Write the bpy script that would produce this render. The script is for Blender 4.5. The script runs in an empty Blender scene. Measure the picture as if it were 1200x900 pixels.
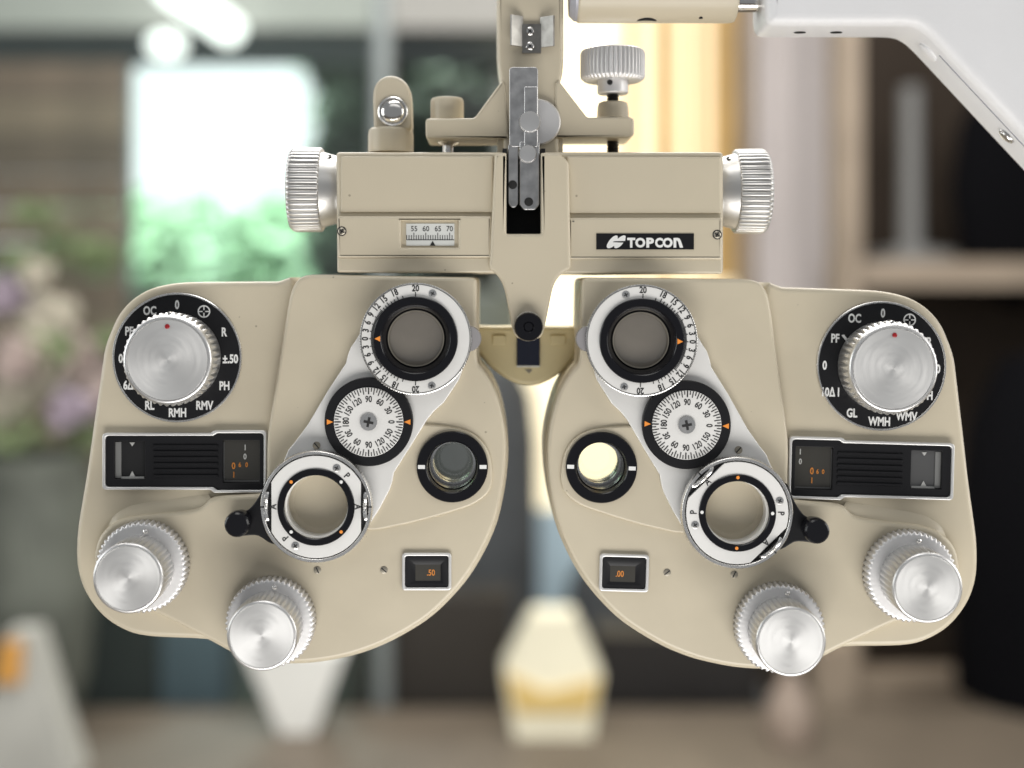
import bpy, bmesh, math, random
from mathutils import Vector

random.seed(7)
sc = bpy.context.scene
COL = sc.collection
U = 0.0003            # metres per unit; one unit is one pixel of the 1200 px photograph at the instrument's front plane
D = 1500.0            # camera distance in units
CX, CY = 575.0, 330.0
Z0 = 1.45             # height of the lens axis above the floor
R = math.radians

# ------------------------------------------------------------------ camera
cam = bpy.data.cameras.new('camera')
cam.sensor_width = 36.0
cam.lens = 36.0 * D / 1200.0
cam.shift_x = (600 - CX) / 1200.0
cam.shift_y = -(450 - CY) / 1200.0
cam.clip_start = 0.02
cam.clip_end = 200
cam.dof.use_dof = True
cam.dof.focus_distance = (D - 26) * U
cam.dof.aperture_fstop = 3.7
cob = bpy.data.objects.new('camera', cam)
COL.objects.link(cob)
cob.location = (0, -D * U, Z0)
cob.rotation_euler = (R(90), 0, 0)
sc.camera = cob

# ------------------------------------------------------------------ world and lamps
w = bpy.data.worlds.new('World')
sc.world = w
w.use_nodes = True
w.node_tree.nodes['Background'].inputs[0].default_value = (0.93, 0.96, 1.0, 1)
w.node_tree.nodes['Background'].inputs[1].default_value = 0.25

def area(name, loc, target, sx, sy, power, color=(1, 1, 1)):
    l = bpy.data.lights.new(name, 'AREA')
    l.shape = 'RECTANGLE'
    l.size, l.size_y = sx, sy
    l.energy = power
    l.color = color
    o = bpy.data.objects.new(name, l)
    COL.objects.link(o)
    o.location = loc
    o.rotation_euler = (Vector(target) - Vector(loc)).to_track_quat('-Z', 'Y').to_euler()
    return o

area('low_front_light', (0.14, -0.46, 0.84), (0.03, 0, 1.33), 0.9, 0.35, 6.6, (1.0, 0.985, 0.96))
area('front_fill_light', (0.35, -1.5, 2.65), (0, 0, 1.40), 1.8, 0.5, 2.5, (1.0, 0.99, 0.97))  # weak fill added to brighten the lens recesses
area('ceiling_lamp_light', (0.05, -0.12, 2.60), (0, -0.05, 1.40), 1.2, 0.35, 7.0, (1.0, 0.985, 0.96))
area('rear_ceiling_light', (0.0, 0.75, 2.45), (0, 0.0, 1.45), 1.0, 0.35, 6.0, (1.0, 0.98, 0.94))
area('right_side_light', (1.5, -0.22, 1.62), (0, 0, 1.40), 0.9, 0.9, 12.0, (1.0, 0.98, 0.94))
area('left_side_light', (-1.5, -0.22, 1.62), (0, 0, 1.40), 0.9, 0.9, 9.0, (0.97, 1.0, 0.99))
area('shop_ceiling_light', (0.1, 1.0, 2.75), (0.1, 1.9, 0.6), 2.4, 0.8, 55, (1.0, 0.97, 0.92))
area('street_daylight', (-1.6, 6.6, 4.2), (-1.9, 8, 1.6), 2.6, 1.0, 650, (0.98, 1.0, 0.98))

sc.view_settings.view_transform = 'Standard'
sc.view_settings.look = 'None'
sc.view_settings.exposure = 0.0
sc.view_settings.gamma = 1.0
sc.render.engine = 'CYCLES'
sc.cycles.use_denoising = True
sc.cycles.max_bounces = 8
sc.cycles.transparent_max_bounces = 12
sc.cycles.caustics_reflective = False
sc.cycles.caustics_refractive = False
sc.cycles.sample_clamp_indirect = 6.0

# ------------------------------------------------------------------ materials
def principled(name, col, rough=0.5, metal=0.0, noise=0.0, nscale=40.0, bump=0.0, bscale=900.0, rvar=0.0, **kw):
    m = bpy.data.materials.new(name)
    m.use_nodes = True
    nt = m.node_tree
    b = nt.nodes['Principled BSDF']
    b.inputs['Base Color'].default_value = (*col, 1)
    b.inputs['Roughness'].default_value = rough
    b.inputs['Metallic'].default_value = metal
    for k, v in kw.items():
        b.inputs[k].default_value = v
    tc = nt.nodes.new('ShaderNodeTexCoord')
    if noise or rvar:
        n = nt.nodes.new('ShaderNodeTexNoise')
        n.inputs['Scale'].default_value = nscale
        n.inputs['Detail'].default_value = 5
        nt.links.new(tc.outputs['Object'], n.inputs['Vector'])
        if noise:
            r = nt.nodes.new('ShaderNodeValToRGB')
            r.color_ramp.elements[0].position = 0.3
            r.color_ramp.elements[1].position = 0.7
            r.color_ramp.elements[0].color = (*[c * (1 - noise) for c in col], 1)
            r.color_ramp.elements[1].color = (*[min(1, c * (1 + noise)) for c in col], 1)
            nt.links.new(n.outputs['Fac'], r.inputs['Fac'])
            nt.links.new(r.outputs['Color'], b.inputs['Base Color'])
        if rvar:
            mr = nt.nodes.new('ShaderNodeMapRange')
            mr.inputs['To Min'].default_value = rough - rvar
            mr.inputs['To Max'].default_value = rough + rvar
            nt.links.new(n.outputs['Fac'], mr.inputs['Value'])
            nt.links.new(mr.outputs['Result'], b.inputs['Roughness'])
    if bump:
        n2 = nt.nodes.new('ShaderNodeTexNoise')
        n2.inputs['Scale'].default_value = bscale
        n2.inputs['Detail'].default_value = 2
        nt.links.new(tc.outputs['Object'], n2.inputs['Vector'])
        bp = nt.nodes.new('ShaderNodeBump')
        bp.inputs['Strength'].default_value = bump
        bp.inputs['Distance'].default_value = 0.0002
        nt.links.new(n2.outputs['Fac'], bp.inputs['Height'])
        nt.links.new(bp.outputs['Normal'], b.inputs['Normal'])
    return m

def spun(name, col, rough):
    """turned metal face: anisotropic round its own axis, with fine concentric tool marks"""
    m = principled(name, col, rough, 0.72)
    nt = m.node_tree
    b = nt.nodes['Principled BSDF']
    b.inputs['Anisotropic'].default_value = 0.62
    tg = nt.nodes.new('ShaderNodeTangent')
    tg.direction_type = 'RADIAL'
    tg.axis = 'Y'
    nt.links.new(tg.outputs[0], b.inputs['Tangent'])
    tc = nt.nodes.new('ShaderNodeTexCoord')
    sx = nt.nodes.new('ShaderNodeSeparateXYZ')
    nt.links.new(tc.outputs['Object'], sx.inputs[0])
    cb = nt.nodes.new('ShaderNodeCombineXYZ')
    nt.links.new(sx.outputs['X'], cb.inputs['X'])
    nt.links.new(sx.outputs['Z'], cb.inputs['Y'])
    ln = nt.nodes.new('ShaderNodeVectorMath')
    ln.operation = 'LENGTH'
    nt.links.new(cb.outputs[0], ln.inputs[0])
    n = nt.nodes.new('ShaderNodeTexNoise')
    n.noise_dimensions = '1D'
    n.inputs['Scale'].default_value = 5200
    n.inputs['Detail'].default_value = 3
    nt.links.new(ln.outputs['Value'], n.inputs['W'])
    mr = nt.nodes.new('ShaderNodeMapRange')
    mr.inputs['To Min'].default_value = rough - 0.18
    mr.inputs['To Max'].default_value = rough - 0.04
    nt.links.new(n.outputs['Fac'], mr.inputs['Value'])
    at = nt.nodes.new('ShaderNodeMath')
    at.operation = 'ARCTAN2'
    nt.links.new(sx.outputs['X'], at.inputs[0])
    nt.links.new(sx.outputs['Z'], at.inputs[1])
    n3 = nt.nodes.new('ShaderNodeTexNoise')
    n3.noise_dimensions = '2D'
    n3.inputs['Scale'].default_value = 1.0
    n3.inputs['Detail'].default_value = 4
    cv = nt.nodes.new('ShaderNodeCombineXYZ')
    nt.links.new(at.outputs[0], cv.inputs['X'])
    l2 = nt.nodes.new('ShaderNodeMath')
    l2.operation = 'MULTIPLY'
    l2.inputs[1].default_value = 700
    nt.links.new(ln.outputs['Value'], l2.inputs[0])
    nt.links.new(l2.outputs[0], cv.inputs['Y'])
    nt.links.new(cv.outputs[0], n3.inputs['Vector'])
    am = nt.nodes.new('ShaderNodeMath')
    am.operation = 'MULTIPLY_ADD'
    am.inputs[1].default_value = 0.22
    nt.links.new(n3.outputs['Fac'], am.inputs[0])
    nt.links.new(mr.outputs['Result'], am.inputs[2])
    nt.links.new(am.outputs[0], b.inputs['Roughness'])
    return m

def glass(name, tint, refl=0.1, rough=0.02):
    m = bpy.data.materials.new(name)
    m.use_nodes = True
    nt = m.node_tree
    nt.nodes.clear()
    out = nt.nodes.new('ShaderNodeOutputMaterial')
    t = nt.nodes.new('ShaderNodeBsdfTransparent')
    t.inputs[0].default_value = (*tint, 1)
    g = nt.nodes.new('ShaderNodeBsdfGlossy')
    g.inputs['Roughness'].default_value = rough
    lw = nt.nodes.new('ShaderNodeLayerWeight')
    pw = nt.nodes.new('ShaderNodeMath')
    pw.operation = 'POWER'
    pw.inputs[1].default_value = 4.0
    nt.links.new(lw.outputs['Facing'], pw.inputs[0])
    ad = nt.nodes.new('ShaderNodeMath')
    ad.operation = 'MULTIPLY_ADD'
    ad.inputs[1].default_value = 0.6
    ad.inputs[2].default_value = refl
    nt.links.new(pw.outputs[0], ad.inputs[0])
    mx = nt.nodes.new('ShaderNodeMixShader')
    nt.links.new(ad.outputs[0], mx.inputs[0])
    nt.links.new(t.outputs[0], mx.inputs[1])
    nt.links.new(g.outputs[0], mx.inputs[2])
    nt.links.new(mx.outputs[0], out.inputs[0])
    return m

def emit(name, col, strength):
    m = bpy.data.materials.new(name)
    m.use_nodes = True
    b = m.node_tree.nodes['Principled BSDF']
    b.inputs['Base Color'].default_value = (*[c * 0.6 for c in col], 1)
    b.inputs['Emission Color'].default_value = (*col, 1)
    b.inputs['Emission Strength'].default_value = strength
    return m

CREAM = principled('cream_enamel', (0.58, 0.515, 0.39), 0.38, noise=0.025, nscale=60, bump=0.10, bscale=2600, rvar=0.05)
def weather(m, speck=0.55, dust=0.10):
    nt = m.node_tree
    b = nt.nodes['Principled BSDF']
    tc = nt.nodes.new('ShaderNodeTexCoord')
    src = b.inputs['Base Color'].links[0].from_socket
    v = nt.nodes.new('ShaderNodeTexVoronoi')
    v.inputs['Scale'].default_value = 170
    nt.links.new(tc.outputs['Object'], v.inputs['Vector'])
    sx = nt.nodes.new('ShaderNodeSeparateColor')
    nt.links.new(v.outputs['Color'], sx.inputs[0])
    th = nt.nodes.new('ShaderNodeMapRange')        # speck radius varies, most cells have none
    th.inputs['From Min'].default_value = 0.80
    th.inputs['From Max'].default_value = 1.0
    th.inputs['To Max'].default_value = 0.085
    nt.links.new(sx.outputs[0], th.inputs['Value'])
    lt = nt.nodes.new('ShaderNodeMath')
    lt.operation = 'LESS_THAN'
    nt.links.new(v.outputs['Distance'], lt.inputs[0])
    nt.links.new(th.outputs['Result'], lt.inputs[1])
    ml = nt.nodes.new('ShaderNodeMath')
    ml.operation = 'MULTIPLY'
    ml.inputs[1].default_value = speck
    nt.links.new(lt.outputs[0], ml.inputs[0])
    m1 = nt.nodes.new('ShaderNodeMix')
    m1.data_type = 'RGBA'
    m1.inputs['B'].default_value = (0.16, 0.13, 0.09, 1)
    nt.links.new(ml.outputs[0], m1.inputs['Factor'])
    nt.links.new(src, m1.inputs['A'])
    n = nt.nodes.new('ShaderNodeTexNoise')          # soft grubby patches
    n.inputs['Scale'].default_value = 14
    n.inputs['Detail'].default_value = 6
    n.inputs['Roughness'].default_value = 0.65
    nt.links.new(tc.outputs['Object'], n.inputs['Vector'])
    mr = nt.nodes.new('ShaderNodeMapRange')
    mr.inputs['From Min'].default_value = 0.45
    mr.inputs['From Max'].default_value = 0.75
    mr.inputs['To Max'].default_value = dust
    nt.links.new(n.outputs['Fac'], mr.inputs['Value'])
    m2 = nt.nodes.new('ShaderNodeMix')
    m2.data_type = 'RGBA'
    m2.inputs['B'].default_value = (0.30, 0.25, 0.18, 1)
    nt.links.new(mr.outputs['Result'], m2.inputs['Factor'])
    nt.links.new(m1.outputs['Result'], m2.inputs['A'])
    nt.links.new(m2.outputs['Result'], b.inputs['Base Color'])

weather(CREAM)
CREAM2 = principled('warm_lit_cream_plastic', (0.74, 0.65, 0.40), 0.45, noise=0.03, nscale=60)  # yellow in the base colour stands in for warm backlight on the rest
SATIN = principled('satin_silver_face', (0.78, 0.77, 0.745), 0.42, 0.06, noise=0.012, nscale=300, bump=0.05, bscale=6000)
ALU = principled('machined_aluminium', (0.83, 0.82, 0.80), 0.27, 1.0, rvar=0.07, nscale=300)
ALUM = principled('bead_blasted_aluminium', (0.74, 0.73, 0.725), 0.5, 0.75, bump=0.05, bscale=7000)
ENDK = principled('satin_turned_metal', (0.64, 0.63, 0.61), 0.40, 0.92, rvar=0.04, nscale=200)
KNURL = principled('knurled_aluminium', (0.74, 0.735, 0.725), 0.36, 0.9, rvar=0.05, nscale=300)
SPUN = spun('spun_aluminium', (0.78, 0.775, 0.76), 0.43)
CHROME = principled('polished_steel', (0.80, 0.78, 0.75), 0.16, 1.0)
CLIP = principled('dark_spring_steel', (0.30, 0.29, 0.27), 0.36, 1.0, noise=0.2, nscale=300)
STEEL = principled('worn_sheet_steel', (0.62, 0.615, 0.61), 0.33, 1.0, noise=0.18, nscale=260, rvar=0.12)
BLACK = principled('satin_black_paint', (0.009, 0.009, 0.0105), 0.42, bump=0.04, bscale=5000, **{'Specular IOR Level': 0.28})
GLOSSB = principled('glossy_black_anodised', (0.006, 0.006, 0.008), 0.22, **{'Specular IOR Level': 0.35})
MATTB = principled('matt_black_recess', (0.006, 0.006, 0.007), 0.7)
THREAD = principled('oiled_black_thread', (0.03, 0.03, 0.03), 0.35, 0.6)
PRINTW = principled('white_print', (0.82, 0.82, 0.80), 0.6)
PRINTK = principled('black_print', (0.012, 0.012, 0.012), 0.6)
ORANGE = principled('orange_print', (0.90, 0.30, 0.04), 0.5)
ODIG = principled('orange_digits', (0.62, 0.22, 0.03), 0.6)
WDIG = principled('pale_digits', (0.52, 0.52, 0.50), 0.6)
RED = principled('red_enamel', (0.30, 0.008, 0.012), 0.35)
SCREEN = principled('smoked_screen', (0.055, 0.052, 0.045), 0.18)
SCREEN2 = principled('roller_grey', (0.13, 0.13, 0.13), 0.3, 0.3)
DULL = principled('dull_screw_metal', (0.36, 0.33, 0.27), 0.4, 0.8)
LENS = glass('lens_glass', (1.0, 0.998, 0.99), 0.06)
LENSA = glass('coated_eyepiece_glass', (0.90, 0.92, 0.84), 0.20)
LENSG = glass('grey_filter_glass', (0.97, 0.965, 0.96), 0.09)
LENS_BACK = principled('grey_lens_backing', (0.25, 0.225, 0.19), 0.35, noise=0.10, nscale=70)  # added backing disc; its grey replaces the shaded housing behind the lens
SCALEW = principled('scale_white', (0.72, 0.73, 0.70), 0.5)
NAVY = principled('dark_blue_window', (0.012, 0.016, 0.035), 0.25)
WHITE = principled('white_arm_paint', (0.80, 0.80, 0.81), 0.40, noise=0.02, nscale=40, bump=0.32, bscale=1100, rvar=0.08)
GREYCAP = principled('grey_end_cap', (0.42, 0.42, 0.46), 0.4, 0.2)

# ------------------------------------------------------------------ helpers
WL = {}

def link(o, wl, parent):
    COL.objects.link(o)
    if parent is not None:
        o.parent = parent
        o.location = Vector(wl) - WL[parent.name]
    else:
        o.location = wl
    WL[o.name] = Vector(wl)
    return o

def thing(name, label, cat, loc, group=None):
    o = bpy.data.objects.new(name, None)
    o.empty_display_size = 0.02
    link(o, loc, None)
    return tag(o, label, cat, group)

def tag(o, label=None, cat=None, group=None, kind=None):
    if label: o['label'] = label
    if cat: o['category'] = cat
    if group: o['group'] = group
    if kind: o['kind'] = kind
    return o

SIDE = ['L']
TH = R(1.6)

def ap(x, y):
    """left-unit drawing coordinates -> coordinates of the unit being built (the other unit is its mirror, tilted a little)"""
    if SIDE[0] == 'L':
        return x, y
    dx, dy = ((1239 - x) - 752) * (1.008 if x < 487 else 1), y - 397
    c, s = math.cos(TH), math.sin(TH)
    return 752 + dx * c - dy * s, 399 + dx * s + dy * c

def pt(x, y, h, href=None, raw=False):
    """drawing coordinates (x right, y down) at height h above the front plane -> world; sizes were measured at height href"""
    if not raw:
        x, y = ap(x, y)
    s = (D - (h if href is None else href)) / D
    return Vector(((x - CX) * U * s, -h * U, Z0 + (CY - y) * U * s))

def catmull(P, n=4, closed=True):
    out = []
    L = len(P)
    for i in range(L if closed else L - 1):
        p0, p1, p2, p3 = [Vector(P[(i + k) % L] if closed else P[min(max(i + k, 0), L - 1)]) for k in (-1, 0, 1, 2)]
        for j in range(n):
            t = j / n
            v = 0.5 * ((2 * p1) + (p2 - p0) * t + (2 * p0 - 5 * p1 + 4 * p2 - p3) * t * t + (3 * p1 - p0 - 3 * p2 + p3) * t ** 3)
            out.append((v.x, v.y))
    if not closed:
        out.append(tuple(P[-1]))
    return out

def circ(cx, cy, r, n=64, a0=0, a1=360):
    full = abs(a1 - a0) >= 360
    m = n if full else n + 1
    return [(cx + r * math.cos(R(a0 + (a1 - a0) * i / n)), cy - r * math.sin(R(a0 + (a1 - a0) * i / n))) for i in range(m)]

def rrect(x0, y0, x1, y1, r, n=5):
    out = []
    for cx, cy, a in ((x1 - r, y0 + r, 0), (x0 + r, y0 + r, 90), (x0 + r, y1 - r, 180), (x1 - r, y1 - r, 270)):
        for i in range(n + 1):
            t = R(a + 90 * i / n)
            out.append((cx + r * math.cos(t), cy - r * math.sin(t)))
    return out

def roundpoly(P, r, n=4):
    """polygon with its corners rounded by radius about r"""
    out = []
    L = len(P)
    for i in range(L):
        p, a, b = Vector(P[i]), Vector(P[i - 1]), Vector(P[(i + 1) % L])
        ri = r[i] if isinstance(r, (list, tuple)) else r
        d1, d2 = (a - p), (b - p)
        k1 = min(ri, d1.length * 0.48)
        k2 = min(ri, d2.length * 0.48)
        q1, q2 = p + d1.normalized() * k1, p + d2.normalized() * k2
        for j in range(n + 1):
            t = j / n
            v = q1 * (1 - t) ** 2 + p * 2 * t * (1 - t) + q2 * t * t
            out.append((v.x, v.y))
    return out

class Geo:
    def __init__(self):
        self.v, self.f, self.mi = [], [], []

    def add(self, vs, fs, m=0):
        b = len(self.v)
        self.v += [Vector(p) for p in vs]
        self.f += [[b + i for i in f] for f in fs]
        self.mi += [m] * len(fs)
        return self

    def hexa(self, p, m=0):
        """p: 4 points, then the 4 points opposite"""
        return self.add(p, [(0, 1, 2, 3), (7, 6, 5, 4), (0, 4, 5, 1), (1, 5, 6, 2), (2, 6, 7, 3), (3, 7, 4, 0)], m)

    def box(self, lo, hi, m=0):
        (a, b, c), (d, e, f) = lo, hi
        return self.hexa([(a, b, c), (d, b, c), (d, e, c), (a, e, c), (a, b, f), (d, b, f), (d, e, f), (a, e, f)], m)

    def pbox(self, x0, y0, x1, y1, hf, hb, m=0, raw=False):
        P = [(x0, y0), (x1, y0), (x1, y1), (x0, y1)]
        return self.hexa([pt(x, y, hf, hf, raw) for x, y in P] + [pt(x, y, hb, hf, raw) for x, y in P], m)

    def flat(self, P, h, m=0, raw=False, href=None):
        """a printed mark: a thin raised polygon (0.5 unit of ink)"""
        n = len(P)
        vs = [pt(x, y, h + 0.35, h if href is None else href, raw) for x, y in P] + [pt(x, y, h - 0.6, h if href is None else href, raw) for x, y in P]
        fs = [list(range(n)), list(range(2 * n - 1, n - 1, -1))] + [(i, (i + 1) % n, n + (i + 1) % n, n + i) for i in range(n)]
        return self.add(vs, fs, m)

    def lathe(self, fr, prof, n=64, teeth=0, m=0, loop=False, sharp=1.0):
        """fr = (origin, ex, ey, ez) already scaled; prof = [(r, h[, tooth amplitude])]"""
        o, ex, ey, ez = fr
        rings = []
        for p in prof:
            r, h = p[0], p[1]
            amp = p[2] if len(p) > 2 else 0
            if r == 0:
                rings.append([len(self.v)])
                self.v.append(o + ez * h)
                continue
            ids = []
            for i in range(n):
                a = 2 * math.pi * i / n
                rr = r
                if amp:
                    c = math.cos(teeth * a)
                    if sharp < 0:          # broad lands with narrow grooves between them
                        rr = r - amp * (0.5 - 0.5 * c) ** (-sharp)
                    else:
                        rr = r - amp * (0.5 - 0.5 * math.copysign(abs(c) ** sharp, c))
                ids.append(len(self.v))
                self.v.append(o + ex * (rr * math.cos(a)) + ey * (rr * math.sin(a)) + ez * h)
            rings.append(ids)
        pairs = list(zip(rings, rings[1:]))
        if loop:
            pairs.append((rings[-1], rings[0]))
        for A, B in pairs:
            if len(A) == 1 and len(B) == 1:
                continue
            for i in range(n):
                j = (i + 1) % n
                if len(A) == 1:
                    f = (A[0], B[i], B[j])
                elif len(B) == 1:
                    f = (A[i], A[j], B[0])
                else:
                    f = (A[i], A[j], B[j], B[i])
                self.f.append(list(f))
                self.mi.append(m)
        return self

    def build(self, name, mats, parent=None, label=None, smooth=32):
        me = bpy.data.meshes.new(name)
        lo = Vector([min(p[i] for p in self.v) for i in range(3)])
        hi = Vector([max(p[i] for p in self.v) for i in range(3)])
        c = (lo + hi) / 2
        me.from_pydata([p - c for p in self.v], [], self.f)
        if not isinstance(mats, (list, tuple)):
            mats = [mats]
        for m in mats:
            me.materials.append(m)
        me.polygons.foreach_set('material_index', self.mi)
        bm = bmesh.new()
        bm.from_mesh(me)
        bmesh.ops.recalc_face_normals(bm, faces=bm.faces)
        bm.to_mesh(me)
        bm.free()
        if smooth:
            me.polygons.foreach_set('use_smooth', [True] * len(me.polygons))
            me.set_sharp_from_angle(angle=R(smooth))
        me.update()
        o = bpy.data.objects.new(name, me)
        link(o, c, parent)
        if label:
            o['label'] = label
        return o

def fy(x, y, href, raw=False):
    """frame of an axis pointing out of the front plane"""
    s = (D - href) / D
    o = pt(x, y, href, href, raw)
    o.y = 0
    return (o, Vector((U * s, 0, 0)), Vector((0, 0, U * s)), Vector((0, -U, 0)))

def fx(x, y, h, sgn=1):
    s = (D - h) / D
    return (pt(x, y, h), Vector((0, -U * s, 0)), Vector((0, 0, U * s)), Vector((sgn * U * s, 0, 0)))

def fz(x, y, h):
    s = (D - h) / D
    return (pt(x, y, h), Vector((U * s, 0, 0)), Vector((0, -U * s, 0)), Vector((0, 0, U * s)))

def plate(name, outs, hf, hb, bev, mat, parent=None, raw=False, href=None, label=None, res=3, offs=None):
    """a slab with outline outs[0] and holes outs[1:], its rims rounded by bev"""
    cu = bpy.data.curves.new(name, 'CURVE')
    cu.dimensions = '2D'
    cu.fill_mode = 'BOTH'
    cu.extrude = max((hf - hb) / 2 - bev, 0) * U
    cu.bevel_depth = bev * U
    cu.bevel_resolution = res
    cu.offset = -bev * U
    zc = (hf + hb) / 2 * U
    for P in outs:
        sp = cu.splines.new('POLY')
        sp.points.add(len(P) - 1)
        for q, (x, y) in zip(sp.points, P):
            v = pt(x, y, hf if href is None else href, None, raw)
            q.co = (v.x, v.z, 0, 1)
        sp.use_cyclic_u = True
    tmp = bpy.data.objects.new('tmp', cu)
    me = bpy.data.meshes.new_from_object(tmp)
    bpy.data.objects.remove(tmp)
    bpy.data.curves.remove(cu)
    me.name = name
    lo = Vector([min(v.co[i] for v in me.vertices) for i in range(3)])
    hi = Vector([max(v.co[i] for v in me.vertices) for i in range(3)])
    c = (lo + hi) / 2
    wc = Vector((c.x, -zc - c.z, c.y))
    for v in me.vertices:
        p = v.co - c
        v.co = (p.x, -p.z, p.y)
    bm = bmesh.new()
    bm.from_mesh(me)
    bmesh.ops.remove_doubles(bm, verts=bm.verts, dist=1e-7)
    bmesh.ops.recalc_face_normals(bm, faces=bm.faces)
    for f in bm.faces:
        f.smooth = True
    for e in bm.edges:
        if len(e.link_faces) == 2:
            a, b = e.link_faces
            if (abs(a.normal.y) > 0.9999) != (abs(b.normal.y) > 0.9999) or a.normal.angle(b.normal, 0) > R(40):
                e.smooth = False
    bm.to_mesh(me)
    bm.free()
    me.materials.clear()
    me.materials.append(mat)
    o = bpy.data.objects.new(name, me)
    link(o, wc, parent)
    if label:
        o['label'] = label
    return o

def glyphs(g, s, x, y, h, cap, rot=0.0, bold=0.012, xs=0.86, m=0, raw=False, fit=None):
    """flat lettering added to g: cap height in units, rot in degrees counter-clockwise; never mirrored"""
    cu = bpy.data.curves.new('t', 'FONT')
    cu.body = s
    cu.offset = bold
    cu.resolution_u = 3
    o = bpy.data.objects.new('t', cu)
    me = bpy.data.meshes.new_from_object(o)
    vs = [v.co.copy() for v in me.vertices]
    fs = [list(p.vertices) for p in me.polygons]
    bpy.data.objects.remove(o)
    bpy.data.curves.remove(cu)
    bpy.data.meshes.remove(me)
    x0, x1 = min(v.x for v in vs), max(v.x for v in vs)
    y0, y1 = min(v.y for v in vs), max(v.y for v in vs)
    k = cap / 0.70
    kx, ky = k * xs, k
    if fit:
        kx, ky = fit[0] / (x1 - x0), fit[1] / (y1 - y0)
    if not raw:
        x, y = ap(x, y)
        if SIDE[0] == 'R':
            rot -= 1.6
    c, sn = math.cos(R(rot)), math.sin(R(rot))
    out = []
    for v in vs:
        a, b = (v.x - (x0 + x1) / 2) * kx, (v.y - (y0 + y1) / 2) * ky
        out.append(pt(x + a * c - b * sn, y - (a * sn + b * c), h, h, True))
    g.add(out, fs, m)

def disc_screw(name, x, y, h, r, parent, mat, cross=True, href=None, ang=20, dome=0.35):
    g = Geo()
    href = h if href is None else href
    g.lathe(fy(x, y, href), [(r, h - 1), (r, h + r * 0.12), (r * 0.85, h + r * dome * 0.75), (r * 0.45, h + r * dome), (0, h + r * dome)], n=28)
    hh = h + r * dome + 0.12
    for a in ((ang, ang + 90) if cross else (ang,)):
        c, s = math.cos(R(a)), math.sin(R(a))
        L, T = r * (0.58 if cross else 0.9), r * 0.15
        P = [(x + u * c - v * s, y + u * s + v * c) for u, v in ((-L, -T), (L, -T), (L, T), (-L, T))]
        g.flat(P, hh if cross else h + r * dome * 0.8, 1, href=href)
        hh += 0.05
    return g.build(name, [mat, PRINTK], parent)

def polar(cx, cy, r, deg):
    return cx + r * math.cos(R(deg)), cy - r * math.sin(R(deg))

# ================================================================== THE INSTRUMENT
PH = thing('phoropter', 'cream eye-testing phoropter with two lens units full of silver dials, hanging from the crossbar mount', 'phoropter',
           (pt(619, 450, 0).x, 0, pt(619, 777, 0).z))

BODY = [(376, 322), (400, 322.3), (470, 323.5), (540, 324.7), (551, 325), (557, 326.5), (559, 332), (559, 350), (559, 400), (560, 424), (566, 432.5), (575, 446), (583, 463), (589, 485), (593, 510), (593.5, 535), (590, 570),
        (581, 610), (566, 645), (548, 675), (528, 699), (505, 721), (480, 738), (450, 754), (420, 765.5), (395, 772), (365, 776.5), (335, 777.5),
        (308, 776), (288, 771), (270, 763.5), (250, 752.5), (225, 740), (200, 727), (175, 716), (150, 710), (128, 698), (115, 680), (110, 660),
        (112, 640), (120, 624), (136, 611), (160, 604.5), (190, 602), (222, 598.5), (237, 593.5), (246, 585), (262, 581.5), (290, 580), (308, 577),
        (312, 560), (313, 510), (322, 450), (331, 395), (339, 348), (347, 330), (358, 323)]
PANEL = [(345, 330), (325, 330), (300, 330), (250, 330.4), (215, 331), (190, 334.5), (170, 341), (152, 353), (139, 368), (130, 386), (122, 408), (117, 440),
         (109, 495), (101, 552), (93, 600), (89.5, 625), (88.5, 650), (90, 668), (95, 686), (103, 702), (115, 718), (130, 731), (150, 741.5),
         (168, 746), (190, 748), (228, 749.5), (262, 752), (300, 752), (345, 700), (355, 500), (352, 400)]
SCOOP = [(128, 621), (136, 603), (150, 592), (168, 586), (200, 582), (240, 577), (247, 583), (238, 592.5), (222, 597.5), (190, 601), (160, 603.5), (140, 610)]

def step_rect(d):
    return roundpoly([(121 + d, 507 + d), (247.5 + d, 507 + d), (251.5 + d, 504 + d), (313 - d, 504 + d), (313 - d, 577 - d), (251.5 + d, 577 - d), (247.5 + d, 573.5 - d), (121 + d, 573.5 - d)],
                     [5, 1.5, 1.5, 5, 5, 1.5, 1.5, 5])

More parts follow.
